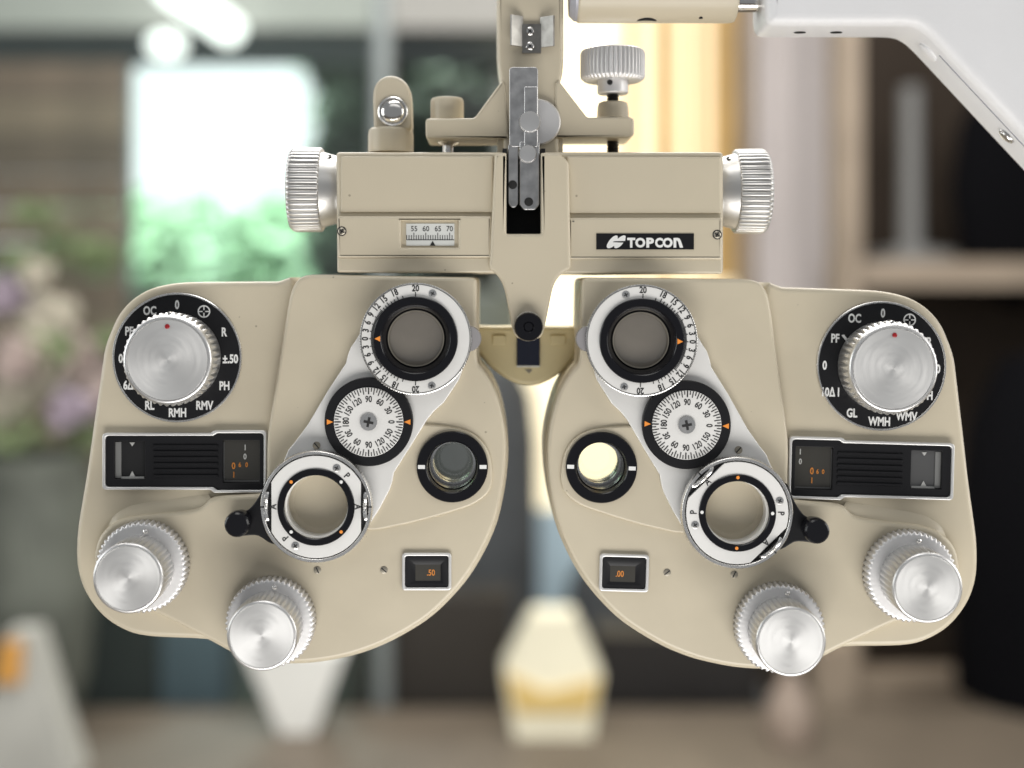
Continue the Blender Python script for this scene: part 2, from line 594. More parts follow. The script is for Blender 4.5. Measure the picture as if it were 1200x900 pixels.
def knob(x, y, hbase, rf, rk, rc, hf, hk, parent):
    """stacked control knob: toothed flange (the part), fluted inner knob and spun cap"""
    # x, y measured on the flange face
    g = Geo()
    f = fy(x, y, hf)
    g.lathe(f, [(rf - 2, hbase - 1), (rf, hbase + 1, 2.6), (rf, hf - 1.6, 2.6), (rf - 2.2, hf, 1.2), (rf - 5, hf + 0.3), (rk - 4, hf + 0.3)], n=50 * 10, teeth=50, sharp=-1.3)
    fl = g.build('control_knob', ALUM, parent, smooth=55)
    g = Geo()
    g.lathe(f, [(rk - 3, hf - 1), (rk - 1.5, hf + 1.5), (rk, hf + 5, 2.3), (rk, hk - 9, 2.3), (rk - 1.5, hk - 6.5, 0.8), (rk - 0.5, hk - 6), (rk, hk - 3), (rk - 0.8, hk - 1.2),
                (rk - 2.3, hk - 0.2), (rc + 0.4, hk - 0.2), (rc, hk - 1.2), (rc - 4, hk - 1.2)], n=38 * 10, teeth=38, sharp=-1.6)
    g.build('inner_knob', KNURL, fl, smooth=62)
    g = Geo()
    g.lathe(f, [(rc, hk - 2.2), (rc, hk - 1.1), (rc - 0.5, hk - 0.7), (0, hk - 0.5)], n=96)
    g.build('knob_cap', SPUN, fl)
    # small pointer bump on the flange
    a = polar(x, y, rk + 3.5, 82 if SIDE[0] == 'L' else 98)
    g = Geo()
    g.lathe(fy(a[0], a[1], hf), [(3.2, hf - 0.5), (2.8, hf + 2.5), (1.4, hf + 3.6), (0, hf + 3.8)], n=16)
    g.build('index_bump', CHROME, fl)

def unit(side):
    SIDE[0] = side
    Lf = side == 'L'
    which = 'with the plus dial lettering RMH' if Lf else 'with the dial lettering WMH'
    # ---------------- housing
    body = plate('housing', [catmull(BODY, 3), circ(530, 547, 30, 48)], 14, -12, 5, CREAM, PH, href=14, res=4,
                 label='cream lens housing ' + which)
    sh = [(x + (2.2 if x > 400 else 0), y + (1.2 if y > 600 else 0)) for x, y in BODY]
    plate('rear_shell', [catmull(sh, 3), circ(530, 547, 30, 48)], -13, -120, 5, CREAM, body, href=-13)
    plate('side_panel', [catmull(PANEL, 3)], 0, -95, 7, CREAM, body, href=0, res=5)
    # the ramp under the readout: rises from the side panel to the knob plateau
    g = Geo()
    top = catmull([(122, 628), (130, 606), (146, 593), (168, 586.5), (200, 582.5), (243, 577.5)], 4, False)
    bot = catmull([(127, 628), (140, 613.5), (160, 607), (190, 604.5), (222, 601), (250, 588)], 4, False)
    n = len(top)
    vs = [pt(x, y, -1.5, 0) for x, y in top] + [pt(x, y, 10.0, 8) for x, y in bot] + [pt(x, y + 6, 8, 8) for x, y in bot]
    g.add(vs, [(k * n + i, k * n + i + 1, k * n + n + i + 1, k * n + n + i) for k in range(2) for i in range(n - 1)])
    g.build('ramp', CREAM, body, smooth=60)
    PAD = [(430, 502), (470, 498), (500, 497.5), (523, 499.5), (547, 505), (563, 515), (573, 530), (577, 550), (576.5, 567), (570, 580), (553, 592),
           (523, 602), (490, 611), (463, 617), (433, 621.5), (412, 612), (405, 560)]
    plate('sight_pad', [catmull(PAD, 3), circ(530, 547, 34, 48)], 18, 13, 2.4, CREAM, body, href=18)
    for (x, y) in ((450, 668), (372, 668)):
        disc_screw('screw', x, y, 14, 4.3, body, DULL, cross=False, ang=65 if x < 400 else 40, dome=0.2)
    # ---------------- auxiliary dial
    cx, cy = 207.5, 419
    g = Geo()
    g.lathe(fy(cx, cy, 1), [(73.5, -1), (73.5, 1.6), (40, 1.6)], n=128)
    dial = g.build('auxiliary_dial', BLACK, PH, label='black lettered dial with a large spun silver knob, ' + ('RMH at the bottom' if Lf else 'WMH at the bottom'))
    g = Geo()
    g.lathe(fy(cx, cy, 1), [(76, -1), (76, 1.4), (75.3, 2.2), (74, 2.2), (73.3, 1.4), (73.3, -1)], n=128)
    g.build('rim', ALU, dial)
    g = Geo()
    if Lf:
        T = [('0', 0, -62), ('R', 55.5, -30), ('±.50', 62.5, 1.5), ('PH', 55.5, 33), ('RMV', 32.5, 56), ('RMH', 0.5, 64.5), ('RL', -32, 56), ('6Δ', -57, 32), ('0', -66, 1), ('PF', -56, -31), ('OC', -32, -55)]
    else:
        T = [('0', 0, -62), ('R', 55.5, -30), ('±.50', 60, 1.5), ('PH', 55, 33), ('WMV', 31, 58), ('WMH', -1, 65), ('GL', -33, 56), ('10Δ', -61, 32), ('I', -49.5, 32), ('0', -66.5, 1), ('PF', -55, -31), ('OC', -33, -55)]
    bx, by = ap(cx, cy)
    for s, dx, dy in T:
        c, sn = math.cos(TH), math.sin(TH)
        if not Lf:
            dx, dy = dx * c - dy * sn, dx * sn + dy * c
        glyphs(g, s, bx + dx, by + dy, 1.95, 9.8, 0 if Lf else -1.6, bold=0.036, xs=0.72, raw=True)
    # cross-hair symbol
    dx, dy = (31.5, -54) if Lf else (33, -54)
    qx, qy = bx + dx, by + dy
    f = fy(qx, qy, 1.9, True)
    g.lathe(f, [(7.4, 1.9), (5.9, 1.9)], n=32)
    for a in range(4):
        c, s = math.cos(R(90 * a)), math.sin(R(90 * a))
        g.flat([(qx + u * c - v * s, qy + u * s + v * c) for u, v in ((1.6, -.65), (6.2, -.65), (6.2, .65), (1.6, .65))], 1.7, 0, True)
    if not Lf:
        px_, py_ = bx - 43, by - 31
        g.flat([(px_ - 4, py_ - 5), (px_ - 1, py_ - 6), (px_ + 5, py_ + 2), (px_ + 3, py_ + 4)], 1.7, 0, True)
    g.build('lettering', PRINTW, dial)
    g = Geo()
    f = fy(cx, cy, 2)
    hk = 48
    g.lathe(f, [(50, 1), (51.5, 3), (51.5, 6), (52.5, 8, 2.6), (54, hk - 12, 2.6), (52, hk - 8, 1.2), (51, hk - 6.5), (50.8, hk - 3.5), (49.5, hk - 1), (48, hk), (46.6, hk), (46, hk - 1.2), (40, hk - 1.2)], n=46 * 10, teeth=46, sharp=-1.6)
    kn = g.build('knob', KNURL, dial, smooth=62)
    g = Geo()
    g.lathe(f, [(46, hk - 2), (46, hk - 1), (45.4, hk - 0.6), (0, hk - 0.4)], n=128)
    g.build('knob_cap', SPUN, dial)
    g = Geo()
    g.lathe(fy(cx, cy - 38, 2), [(2.9, hk - 1), (2.7, hk + 0.3), (1.6, hk + 0.9), (0, hk + 1.0)], n=20)
    g.build('index_dot', RED, dial)
    g = Geo()
    g.lathe(fy(cx, cy - 51, 2), [(4, hk - 22), (4, hk - 12), (3, hk - 9), (0, hk - 8)], n=20)
    g.build('pointer', CHROME, dial)
    # ---------------- readout window
    rw = plate('readout_window', [step_rect(0), step_rect(3.3)], 8.5, -2, 1.2, principled('bezel_silver', (0.72, 0.715, 0.70), 0.35, 0.5), PH, href=4,
               label='long black readout window in a stepped silver bezel, orange and white digits ' + ('at its right end' if Lf else 'at its left end'))
    plate('black_panel', [step_rect(3.0), rrect(134, 517, 170, 561.5, 1), rrect(261, 516, 304.5, 566, 1)], 6.3, 0.3, 0.5, BLACK, rw, href=6)
    for i in range(6):
        g = Geo()
        y = 520.5 + i * 7.0
        P0 = [(180, y), (256, y), (256, y + 4), (180, y + 4)]
        P1 = [(180.5, y + 1), (255.5, y + 1), (255.5, y + 3), (180.5, y + 3)]
        g.hexa([pt(a, b, 8.2, 6) for a, b in P1] + [pt(a, b, 6.0, 6) for a, b in P0])
        g.build('rib', BLACK, rw)
    g = Geo()
    g.pbox(259, 514, 306.5, 568, 1.2, -2)
    g.build('digit_screen', SCREEN, rw)
    g = Geo()
    g.flat([(262, 563), (304, 563), (304, 564.5), (262, 564.5)], 1.4)
    g.flat([(262, 518), (263.2, 518), (263.2, 563), (262, 563)], 1.4)
    g.build('screen_edge', SCREEN2, rw)
    # roller at the other end: a grey drum with a bright edge and two white markers
    g = Geo()
    g.pbox(132, 514, 172, 563, 0.9, -2)
    g.build('drum_screen', MATTB if Lf else SCREEN2, rw)
    g = Geo()
    g.pbox(134.5, 518, 142, 560, 2.2, -2)
    g.build('drum_edge', principled('drum_edge', (0.30, 0.30, 0.29), 0.35, 0.4), rw)
    g = Geo()
    g.flat([(152, 518.5), (158, 518.5), (155, 523)], 1.5)
    g.flat([(155, 552), (159, 559.5), (151, 559.5)], 1.5)
    g.flat([(142, 558.5), (169, 558.5), (169, 561), (142, 561)], 1.3)
    g.build('marker', WDIG, rw)
    if Lf:
        WD = [('1', 287.3, 524.3, 6.4), ('0', 287.1, 535, 6.4)]
        OD = [('0', 273.7, 545.8, 7.4), ('6', 281, 544.6, 5.2), ('0', 289, 544.6, 5.2), ('1', 274, 556.3, 6.6)]
    else:
        WD = [('1', 937.9, 529.3, 6.2), ('0', 937.9, 540.7, 6.2)]
        OD = [('0', 951.4, 551.9, 7.6), ('6', 958, 552.6, 5.2), ('0', 964.6, 552.8, 5.2), ('1', 951.4, 562.9, 6.6)]
    g = Geo()
    for s, x, y, c in WD:
        glyphs(g, s, x, y, 1.7, c, 0 if Lf else -1.6, bold=0.03, xs=0.8, raw=True)
    g.build('white_digits', WDIG, rw)
    g = Geo()
    for s, x, y, c in OD:
        glyphs(g, s, x, y, 1.7, c, 0 if Lf else -1.6, bold=0.03, xs=0.8, raw=True)
    g.build('orange_digits', ODIG, rw)
    # ---------------- small cylinder window
    sw = plate('cylinder_window', [rrect(471, 648, 529, 692, 4), rrect(474.5, 651.5, 525.5, 688.5, 3)], 19, 13, 1.3, bpy.data.materials['bezel_silver'], PH, href=18,
               label='small square window with silver bezel reading ' + ('.50' if Lf else '.00') + ' in orange')
    g = Geo()
    A = rrect(473.8, 650.8, 526.2, 689.2, 3, 1)
    B = rrect(479, 656, 521, 684, 0.5, 1)
    C = rrect(487, 662.5, 516, 681, 0.5, 1)
    n = len(A)
    g.add([pt(x, y, 16.8, 17) for x, y in A] + [pt(x, y, 17.2, 17) for x, y in B] + [pt(x, y, 14.6, 17) for x, y in C],
          [(k * n + i, k * n + (i + 1) % n, (k + 1) * n + (i + 1) % n, (k + 1) * n + i) for k in range(2) for i in range(n)])
    g.build('black_surround', BLACK, sw)
    g = Geo()
    g.pbox(486, 661.5, 517, 682, 14.7, 12)
    g.build('digit_screen', SCREEN, sw)
    g = Geo()
    glyphs(g, '.50' if Lf else '.00', 505, 671, 15.0, 7.0, 0, bold=0.02, xs=0.8)
    g.build('orange_digits', ODIG, sw)
    # ---------------- control knobs
    knob(165, 665.5, 12, 53.5, 40, 36.5, 33, 86, PH)
    knob(316, 731, 12, 52.5, 40, 36.5, 33, 84, PH)
    # ---------------- sight aperture
    g = Geo()
    g.lathe(fy(530, 547, 20), [(41.7, 12), (41.7, 21), (40.8, 22), (31, 22), (30, 21), (28.5, 8), (27.5, 7), (27, -22), (26.5, -60), (29.5, -60), (29.5, 12)], n=96)
    ap_ = g.build('sight_aperture', GLOSSB, PH, label='round black sight aperture with two white side marks' + (', dim inside' if Lf else ', bright view through it'))
    g = Geo()
    g.lathe(fy(530, 547, 20), [(26.9, -18), (26.9, -24), (24.2, -24), (24.2, -18)], n=64, loop=True)
    g.lathe(fy(530, 547, 20), [(26.9, -36), (26.9, -42), (24.6, -42), (24.6, -36)], n=64, loop=True)
    g.build('lens_ring', ALU, ap_)
    g = Geo()
    g.lathe(fy(530, 547, 20), [(24.6, -38), (20, -37.2), (14, -36.6), (7, -36.3), (0, -36.2)], n=48)
    g.build('lens', LENSA, ap_)
    for x in (489.8, 562):
        g = Geo()
        g.pbox(x, 545, x + 8.2, 549.5, 22.4, 21.5)
        g.build('white_mark', PRINTW, ap_)
    # ---------------- loupe arm
    ARM = [(421, 392), (416, 400), (411, 407), (407.5, 416), (405, 426), (384, 458), (361, 497), (347, 516), (338, 527), (333, 539), (318, 563), (311, 580)]
    ARM += circ(370, 594, 61, 14, 170, 330)
    ARM += [(432, 616), (445, 596), (456.5, 574), (459.5, 565), (461.5, 554), (480, 525), (501, 491), (509, 481.5), (520, 472), (538, 445), (545, 425)]
    ARM += circ(487, 397, 61, 14, -20, 170)
    arm = plate('loupe_arm', [ARM, circ(487, 397, 36, 48), circ(370, 594, 42, 48)], 23, 14.2, 1.3, SATIN, PH, href=23,
                label='satin silver swinging loupe arm on the lens unit ' + which)
    disc_screw('screw', 371, 522, 23, 4.6, arm, DULL, cross=False, ang=50, dome=0.2)
    # ---------------- prism dial
    px_, py_ = 487, 397
    HF = 44
    f = fy(px_, py_, HF)
    g = Geo()
    g.lathe(f, [(48, HF - 1), (48.5, HF), (64.2, HF), (64.6, HF - 1), (48, HF - 4)], n=120)
    pd = g.build('prism_dial', SATIN, PH, label='silver ring dial numbered 20 to 0 to 20 round a grey lens, on the lens unit ' + which)
    g = Geo()
    g.lathe(f, [(57, 22), (57, 34), (66, 34, 1.1), (66.4, HF - 3, 1.1), (65.8, HF - 0.6, 0.5), (64.9, HF - 0.3), (64.7, HF - 3)], n=130 * 4, teeth=130)
    g.build('knurled_edge', ALU, pd, smooth=45)
    g = Geo()
    g.lathe(f, [(50, HF - 3), (49.6, HF + 2.6), (48.8, HF + 3.4), (41, HF + 3.4), (40, HF + 2.6), (38.2, HF - 1), (33.4, 34), (33.2, 24)], n=120)
    g.build('lens_ring', GLOSSB, pd)
    g = Geo()
    g.lathe(f, [(33.6, 33), (33.2, 35.5), (32, 35.5), (31.6, 33)], n=96)
    g.build('lens_bezel', DULL, pd)
    g = Geo()
    g.lathe(f, [(33, 30), (0, 30.4)], n=48)
    g.build('lens_backing', LENS_BACK, pd)
    g = Geo()
    g.lathe(f, [(33, 33), (31, 33.5), (26, 34.2), (19, 34.9), (11, 35.4), (5, 35.6), (0, 35.6)], n=64)
    g.build('lens', LENSG, pd)
    sg = 1 if Lf else -1
    def A(a):      # scale angle a degrees above the 0 mark -> drawing angle on the left unit (mirrored by ap on the other)
        return 180 - a
    nums = [(20, 90), (18, 66), (15, 51.5), (12, 39.5), (9, 28.5), (6, 18.7), (3, 9.5), (0, 0)]
    g = Geo()
    for v, a in nums:
        for s in ((1, -1) if v else (1,)):
            x, y = ap(*polar(px_, py_, 59.3, A(s * a)))
            ox, oy = ap(px_, py_)
            rot = math.degrees(math.atan2(-(y - oy), x - ox)) - 90
            glyphs(g, str(v), x, y, HF + 0.25, 7.2, rot, bold=0.03, xs=0.82, raw=True)
    g.build('numerals', PRINTK, pd)
    g = Geo()
    xs_ = [0] + [a for v, a in sorted(nums) if v]
    vals = sorted(v for v, a in nums)
    def ang(v):
        for i in range(len(vals) - 1):
            if vals[i] <= v <= vals[i + 1]:
                t = (v - vals[i]) / (vals[i + 1] - vals[i])
                return xs_[i] + t * (xs_[i + 1] - xs_[i])
    marks = [v / 1 for v in range(0, 20)] + [20] + [v + 0.5 for v in range(0, 12)]
    for v in marks:
        for s in (1, -1):
            a = A(s * ang(v)) if not (v == 19) else A(s * 73)
            r1 = 54.2 if v in (0, 3, 6, 9, 12, 15, 18) else (54.6 if v == 20 else 52.6)
            c, sn = math.cos(R(a)), math.sin(R(a))
            P = [(px_ + r * c - t * sn, py_ - (r * sn + t * c)) for r, t in ((49.5, -.5), (r1, -.5), (r1, .5), (49.5, .5))]
            g.flat(P, HF, href=HF)
    g.lathe(f, [(64.0, HF + .3), (63.4, HF + .3)], n=120)
    g.build('scale_marks', PRINTK, pd)
    g = Geo()
    g.flat([(439, 397), (445.5, 393.7), (445.5, 400.3)], HF + 3.3, href=HF + 3)
    g.build('arrow', ORANGE, pd)
    for x, y in ((507, 344), (506, 452)):
        disc_screw('screw', x, y, HF, 4.5, pd, ALU, ang=30 if y < 400 else 10, href=HF, dome=0.2)
    g = Geo()
    g.lathe(fy(549, 397, 40), [(0, 26), (15, 26, 1), (15.5, 28, 1.2), (15.5, 38, 1.2), (14.5, 39.5, .4), (0, 39.5)], n=36 * 5, teeth=36)
    g.build('thumb_wheel', principled('mauve_grey_metal', (0.36, 0.345, 0.35), 0.5, 0.4) if Lf else bpy.data.materials['mauve_grey_metal'], pd, smooth=45)
    # ---------------- axis dial
    ax, ay = 432, 494.5
    H2 = 31
    f = fy(ax, ay, H2)
    g = Geo()
    g.lathe(f, [(52, 22), (52, H2 - 1), (51, H2), (40, H2), (40, H2 - 2)], n=120)
    ad = g.build('axis_dial', BLACK, PH, label='black ringed degree dial with two orange arrows on the lens unit ' + which)
    g = Geo()
    g.lathe(f, [(40.6, H2 - 2), (40.6, H2 + .8), (40, H2 + 1.2), (0, H2 + 1.2)], n=120)
    g.build('dial_face', SATIN, ad)
    HF2 = H2 + 1.2
    g = Geo()
    for i in range(72):
        a = i * 5
        r0 = 32.5 if i % 2 == 0 else 35.5
        c, sn = math.cos(R(a)), math.sin(R(a))
        t_ = .72 if i % 18 == 0 else .55
        g.flat([(ax + r * c - t * sn, ay - (r * sn + t * c)) for r, t in ((r0, -t_), (40.2, -t_), (40.2, t_), (r0, t_))], HF2, href=HF2)
    g.build('degree_marks', PRINTK, ad)
    g = Geo()
    bx, by = ap(ax, ay)
    for s, a, out in (('0', 0, 1), ('30', 30, 1), ('60', 60, 1), ('90', 90, 1), ('120', 120, 1), ('150', 150, 1), ('180', 180, 1),
                      ('30', 210, 0), ('60', 240, 0), ('90', 270, 0), ('120', 300, 0), ('150', 330, 0)):
        aa = a - (0 if Lf else 1.6)
        x, y = polar(bx, by, 26.8, aa)
        glyphs(g, s, x, y, HF2 + .25, 7.2, aa - 90 if out else aa + 90, bold=0.022, xs=0.78, raw=True)
    g.build('numerals', PRINTK, ad)
    for sx in (-1, 1):
        g = Geo()
        g.flat([(ax + sx * 41.5, ay), (ax + sx * 49, ay - 3.2), (ax + sx * 49, ay + 3.2)], H2, href=H2)
        g.build('arrow', ORANGE, ad)
    disc_screw('screw', ax, ay, HF2 + .5, 10, ad, ALU, ang=12, href=HF2, dome=0.16)
    # ---------------- cross cylinder
    jx, jy = 370.5, 594
    jx_, jy_ = ap(jx, jy)
    if not Lf:
        jx_, jy_ = 864, 601
    HJ = 42
    f = fy(jx_, jy_, HJ, True)
    phi = 0.0 if Lf else -46.0
    def P_(r, deg):
        return polar(jx_, jy_, r, deg + phi)
    def rotp(u, v):
        c, s = math.cos(R(phi)), math.sin(R(phi))
        return jx_ + u * c - v * s, jy_ - (u * s + v * c)
    face = [rotp(60 * math.cos(R(a)), 60 * math.sin(R(a))) for a in [29 + 122 * i / 30 for i in range(31)]]
    face += [rotp(60 * math.cos(R(a)), 60 * math.sin(R(a))) for a in [209 + 122 * i / 30 for i in range(31)]]
    face = [(x, y) for x, y in face]
    cc = plate('cross_cylinder', [face, circ(jx_, jy_, 45, 72)], HJ + 0.6, HJ - 4, 0.5, SATIN, PH, raw=True, href=HJ,
               label='flip lens ring lettered A and P with four dots, ' + ('orange dots on a diagonal' if Lf else 'orange dots at top and bottom'))
    g = Geo()
    g.lathe(f, [(56, 22), (56, 31.5), (64.5, 31.5), (66.3, 33, 1.2), (66.8, HJ - 7, 1.2), (66, HJ - 4, 0.4), (65.4, HJ + .2), (64.6, HJ + 1), (61.8, HJ + 1), (61.2, HJ + .4), (60.9, HJ - 5)], n=128 * 4, teeth=128)
    g.build('knurled_edge', ALU, cc, smooth=45)
    g = Geo()
    g.lathe(f, [(61.5, HJ - 3.5), (44, HJ - 3.5)], n=96)
    g.build('slot_floor', MATTB, cc)
    g = Geo()
    g.lathe(f, [(45.4, HJ - 2), (45.2, HJ + 1.6), (44.6, HJ + 2.2), (38, HJ + 2.2), (37.2, HJ + 1.4), (37.2, HJ - 6)], n=120)
    g.build('dot_ring', GLOSSB, cc)
    g = Geo()
    g.lathe(f, [(37.3, HJ + 1), (37, HJ - 8), (36, HJ - 9), (36, HJ - 25), (37.4, HJ - 33)], n=96)
    g.build('lens_barrel', SATIN, cc)
    g = Geo()
    g.lathe(f, [(36, HJ - 21), (33, HJ - 20.5), (28, HJ - 19.8), (21, HJ - 19.1), (12, HJ - 18.5), (5, HJ - 18.2), (0, HJ - 18.2)], n=64)
    g.build('lens', LENS, cc)
    for a, m in ((135, ORANGE), (315, ORANGE), (45, PRINTW), (225, PRINTW)):
        x, y = P_(41.4, a)
        g = Geo()
        g.lathe(fy(x, y, HJ + 2, True), [(2.1, HJ + 1.9), (1.9, HJ + 2.7), (0, HJ + 2.9)], n=16)
        g.build('dot', m, cc)
    g = Geo()
    for s, a, r in (('P', 45, 51.5), ('P', 225, 51.5), ('A', 180, 50.5), ('A', 0, 49)):
        x, y = P_(r, a)
        glyphs(g, s, x, y, HJ + 0.9, 7.6, (a + phi - 90), bold=0.02, xs=0.85, raw=True)
    g.build('lettering', PRINTK, cc)
    for a in (0, 180):
        g = Geo()
        c, s = math.cos(R(a + phi)), math.sin(R(a + phi))
        g.flat([(jx_ + r * c - t * s, jy_ - (r * s + t * c)) for r, t in ((61, -.8), (65.5, -.8), (65.5, .8), (61, .8))], HJ + 1, 0, True, href=HJ)
        g.build('index_mark', PRINTK, cc)
    for a in (62, 242):
        x, y = P_(51.5, a)
        g = SIDE[0]
        SIDE[0] = 'L'
        disc_screw('screw', x, y, HJ + .6, 4.6, cc, ALU, ang=20 + a / 7, href=HJ, dome=0.2)
        SIDE[0] = g
    for sx in (-1, 1):          # little knurled wheels in the two flats: axis along the flat's normal
        o = Vector(pt(*rotp(sx * 57.8, 0), HJ - 8, HJ, True))
        e = Vector((math.cos(R(phi)), 0, math.sin(R(phi))))
        t = Vector((-math.sin(R(phi)), 0, math.cos(R(phi))))
        g = Geo()
        g.lathe((o, t * U, Vector((0, -U, 0)), e * U), [(0, -2), (16.5, -2, .9), (17.2, -1.2, 1.2), (17.2, 1.2, 1.2), (16.5, 2, .9), (0, 2)], n=44 * 4, teeth=44)
        g.build('thumb_wheel', ALU, cc, smooth=45)
    # ---------------- black lever
    LV = [(314, 560), (306, 577), (298, 590), (290, 598), (281, 600.5), (270, 606), (266, 614), (269, 623), (278, 628.5), (290, 627.5), (303, 628), (318, 637), (324, 630), (322, 575)]
    lv = plate('lever', [catmull(LV, 3)], 31, 24, 1.5, BLACK, PH, href=30, label='short black lever with a round black button beside the flip lens ' + which)
    g = Geo()
    g.lathe(fy(279.5, 613, 46), [(13, 30), (13.5, 38), (14.6, 41), (15, 44), (15, 53), (14.2, 56), (12.4, 57.6), (0, 58)], n=64)
    g.build('lever_button', GLOSSB, lv)

unit('L')
unit('R')
SIDE[0] = 'L'

# ------------------------------------------------------------------ crossbar
HB = 4
cb = plate('crossbar', [roundpoly([(393.5, 178), (592, 178), (592, 275), (635, 275), (635, 178), (848, 178), (848, 320), (700, 322), (540, 320), (395, 319)],
                                  [5, 1, 2, 2, 1, 5, 5, 2, 2, 5])], HB, -110, 4.5, CREAM, PH, href=HB, res=3, label='cream crossbar the two lens units hang under, with silver end knobs')
# the front is built up of pads: upper pads, lower pads, bottom band
plate('upper_pad', [roundpoly([(399, 183), (578, 183), (578, 249), (399, 249)], 2)], HB + 3, HB - 3, 2.0, CREAM, cb)
plate('upper_pad', [roundpoly([(664, 183), (845, 184), (845, 250), (664, 250)], 2)], HB + 3, HB - 3, 2.0, CREAM, cb)
plate('lower_pad', [roundpoly([(394.5, 253), (576, 253), (576, 302), (395.5, 302)], 2), roundpoly([(470, 258), (537, 258), (537, 290), (470, 290)], 1)], HB + 9, HB - 3, 3.2, CREAM, cb)
plate('lower_pad', [roundpoly([(666, 255), (846.5, 255), (846.5, 304), (666, 304)], 2)], HB + 9, HB - 3, 3.2, CREAM, cb)
plate('bottom_band', [roundpoly([(395, 300), (847, 301), (847, 321), (395, 319.5)], 3)], HB + 6, HB - 3, 3.0, CREAM, cb)
# centre bracket with the nose that carries the black knob
CEN = roundpoly([(580, 179), (593.5, 179), (593.5, 274), (634, 274), (634, 179), (656, 179), (667, 190), (669, 300), (669, 315), (656, 322), (648, 335), (637.5, 388), (633, 397),
                 (606, 397), (601, 388), (590.5, 335), (583, 322), (573, 315), (574, 300), (579, 190)],
                [2, 1, 2, 2, 1, 4, 6, 8, 4, 8, 10, 4, 5, 5, 4, 10, 8, 4, 8, 6], 4)
cen = plate('centre_bracket', [CEN], HB + 13, HB - 8, 4, CREAM, PH, res=3, label='cream centre bracket tapering down to a nose')
g = Geo()
g.pbox(589, 176, 639, 280, -38, -60)
g.pbox(589, 174, 594.2, 280, 2, -40)
g.pbox(633.6, 174, 639, 280, 2, -40)
g.pbox(589, 274.5, 639, 280, 2, -40)
g.build('slot', MATTB, cen)
# alignment button
g = Geo()
f = fy(619.5, 383, 30)
g.lathe(f, [(14, 12), (16.8, 17, 1), (17.2, 20, 1), (17.2, 27, 1), (16.4, 29, .3), (15.6, 30), (6.6, 30), (6, 29.2), (5.3, 28.6), (4.8, 29.4), (0, 29.6)], n=60 * 4, teeth=60)
g.build('alignment_button', GLOSSB, cen, smooth=45)
g = Geo()
g.lathe(f, [(17.5, 14, 1), (18, 17, 1.2), (17.6, 19.5, 1.2), (16.5, 20)], n=60 * 4, teeth=60)
g.build('button_rim', ALU, cen, smooth=45)

# distance scale
g = Geo()
g.pbox(469, 257, 538, 291, HB + 3.6, HB - 3)
ds = g.build('distance_scale_recess', CREAM, cb)
ds.name = 'scale_recess'
g = Geo()
g.pbox(476, 262, 532.5, 288, HB + 4.4, HB)
dsp = g.build('distance_scale', SCALEW, PH, label='small white pupil distance scale numbered 55 to 70')
HS = HB + 4.4
g = Geo()
for i in range(20):
    v = 52 + i
    x = 485 + (v - 55) * 2.8
    y0 = 272.8 if v % 5 == 0 else 275.6
    g.flat([(x - .38, y0), (x + .38, y0), (x + .38, 281), (x - .38, 281)], HS)
g.flat([(476.5, 280.7), (532, 280.7), (532, 281.4), (476.5, 281.4)], HS + .1)
g.flat([(507, 282.2), (510.2, 287.8), (503.8, 287.8)], HS)
g.build('scale_marks', PRINTK, dsp)
g = Geo()
for s, x in (('55', 485.3), ('60', 499.2), ('65', 513.2), ('70', 527)):
    glyphs(g, s, x, 268, HS + .3, 6.2, bold=0.0, xs=0.92)
g.build('numerals', PRINTK, dsp)

# nameplate
def npx(x, y):
    return 690 + x / 9.23, 265 + y / 9.23
g = Geo()
HN = HB + 9.8
g.pbox(698.8, 273.6, 813.2, 292.3, HN, HN - 3)
npl = g.build('nameplate', BLACK, PH, label='black nameplate with white capital lettering and a leaf-like emblem')
g = Geo()
LOGO = [(193, 225), (196, 200), (212, 170), (236, 138), (265, 112), (290, 101), (306, 102), (313, 112), (311, 138), (345, 112), (372, 101), (390, 101), (399, 109), (393, 160),
        (280, 163), (262, 170), (262, 174), (374, 179), (352, 208), (322, 231), (298, 240), (282, 238), (274, 228), (276, 212), (248, 230), (222, 240), (204, 238)]
g.flat([npx(*p) for p in LOGO], HN)
g.build('emblem', PRINTW, npl)
g = Geo()
for s, x0, x1 in (('T', 415, 503), ('O', 502, 612), ('P', 622, 706), ('C', 716, 802), ('O', 798, 908)):
    cxx, cyy = npx((x0 + x1) / 2, 179)
    glyphs(g, s, cxx, cyy, HN + .3, 11, bold=0.055, fit=((x1 - x0) / 9.23, 108 / 9.23))
g.flat([npx(*p) for p in [(916, 128), (960, 126), (982, 134), (996, 160), (1020, 233), (984, 233), (966, 172), (958, 158), (946, 156), (946, 233), (916, 233)]], HN)
g.build('lettering', PRINTW, npl)

for x, y in ((400.5, 271), (840.5, 275)):
    g = Geo()
    g.lathe(fy(x, y, HB + 9), [(5.6, HB + 8), (5.6, HB + 9.4), (4.4, HB + 9.6)], n=24, m=1)
    g.lathe(fy(x, y, HB + 9), [(4.6, HB + 8), (4.4, HB + 9.6), (3, HB + 10.6), (0, HB + 10.8)], n=24)
    for a in (30, 120):
        c, s = math.cos(R(a)), math.sin(R(a))
        g.flat([(x + u * c - v * s, y + u * s + v * c) for u, v in ((-3.2, -.6), (3.2, -.6), (3.2, .6), (-3.2, .6))], HB + 10.8, 1)
    g.build('screw', [DULL, PRINTK], cb)
disc_screw('rivet', 672, 259.5, HB + 9, 1.3, cb, DULL, cross=False)

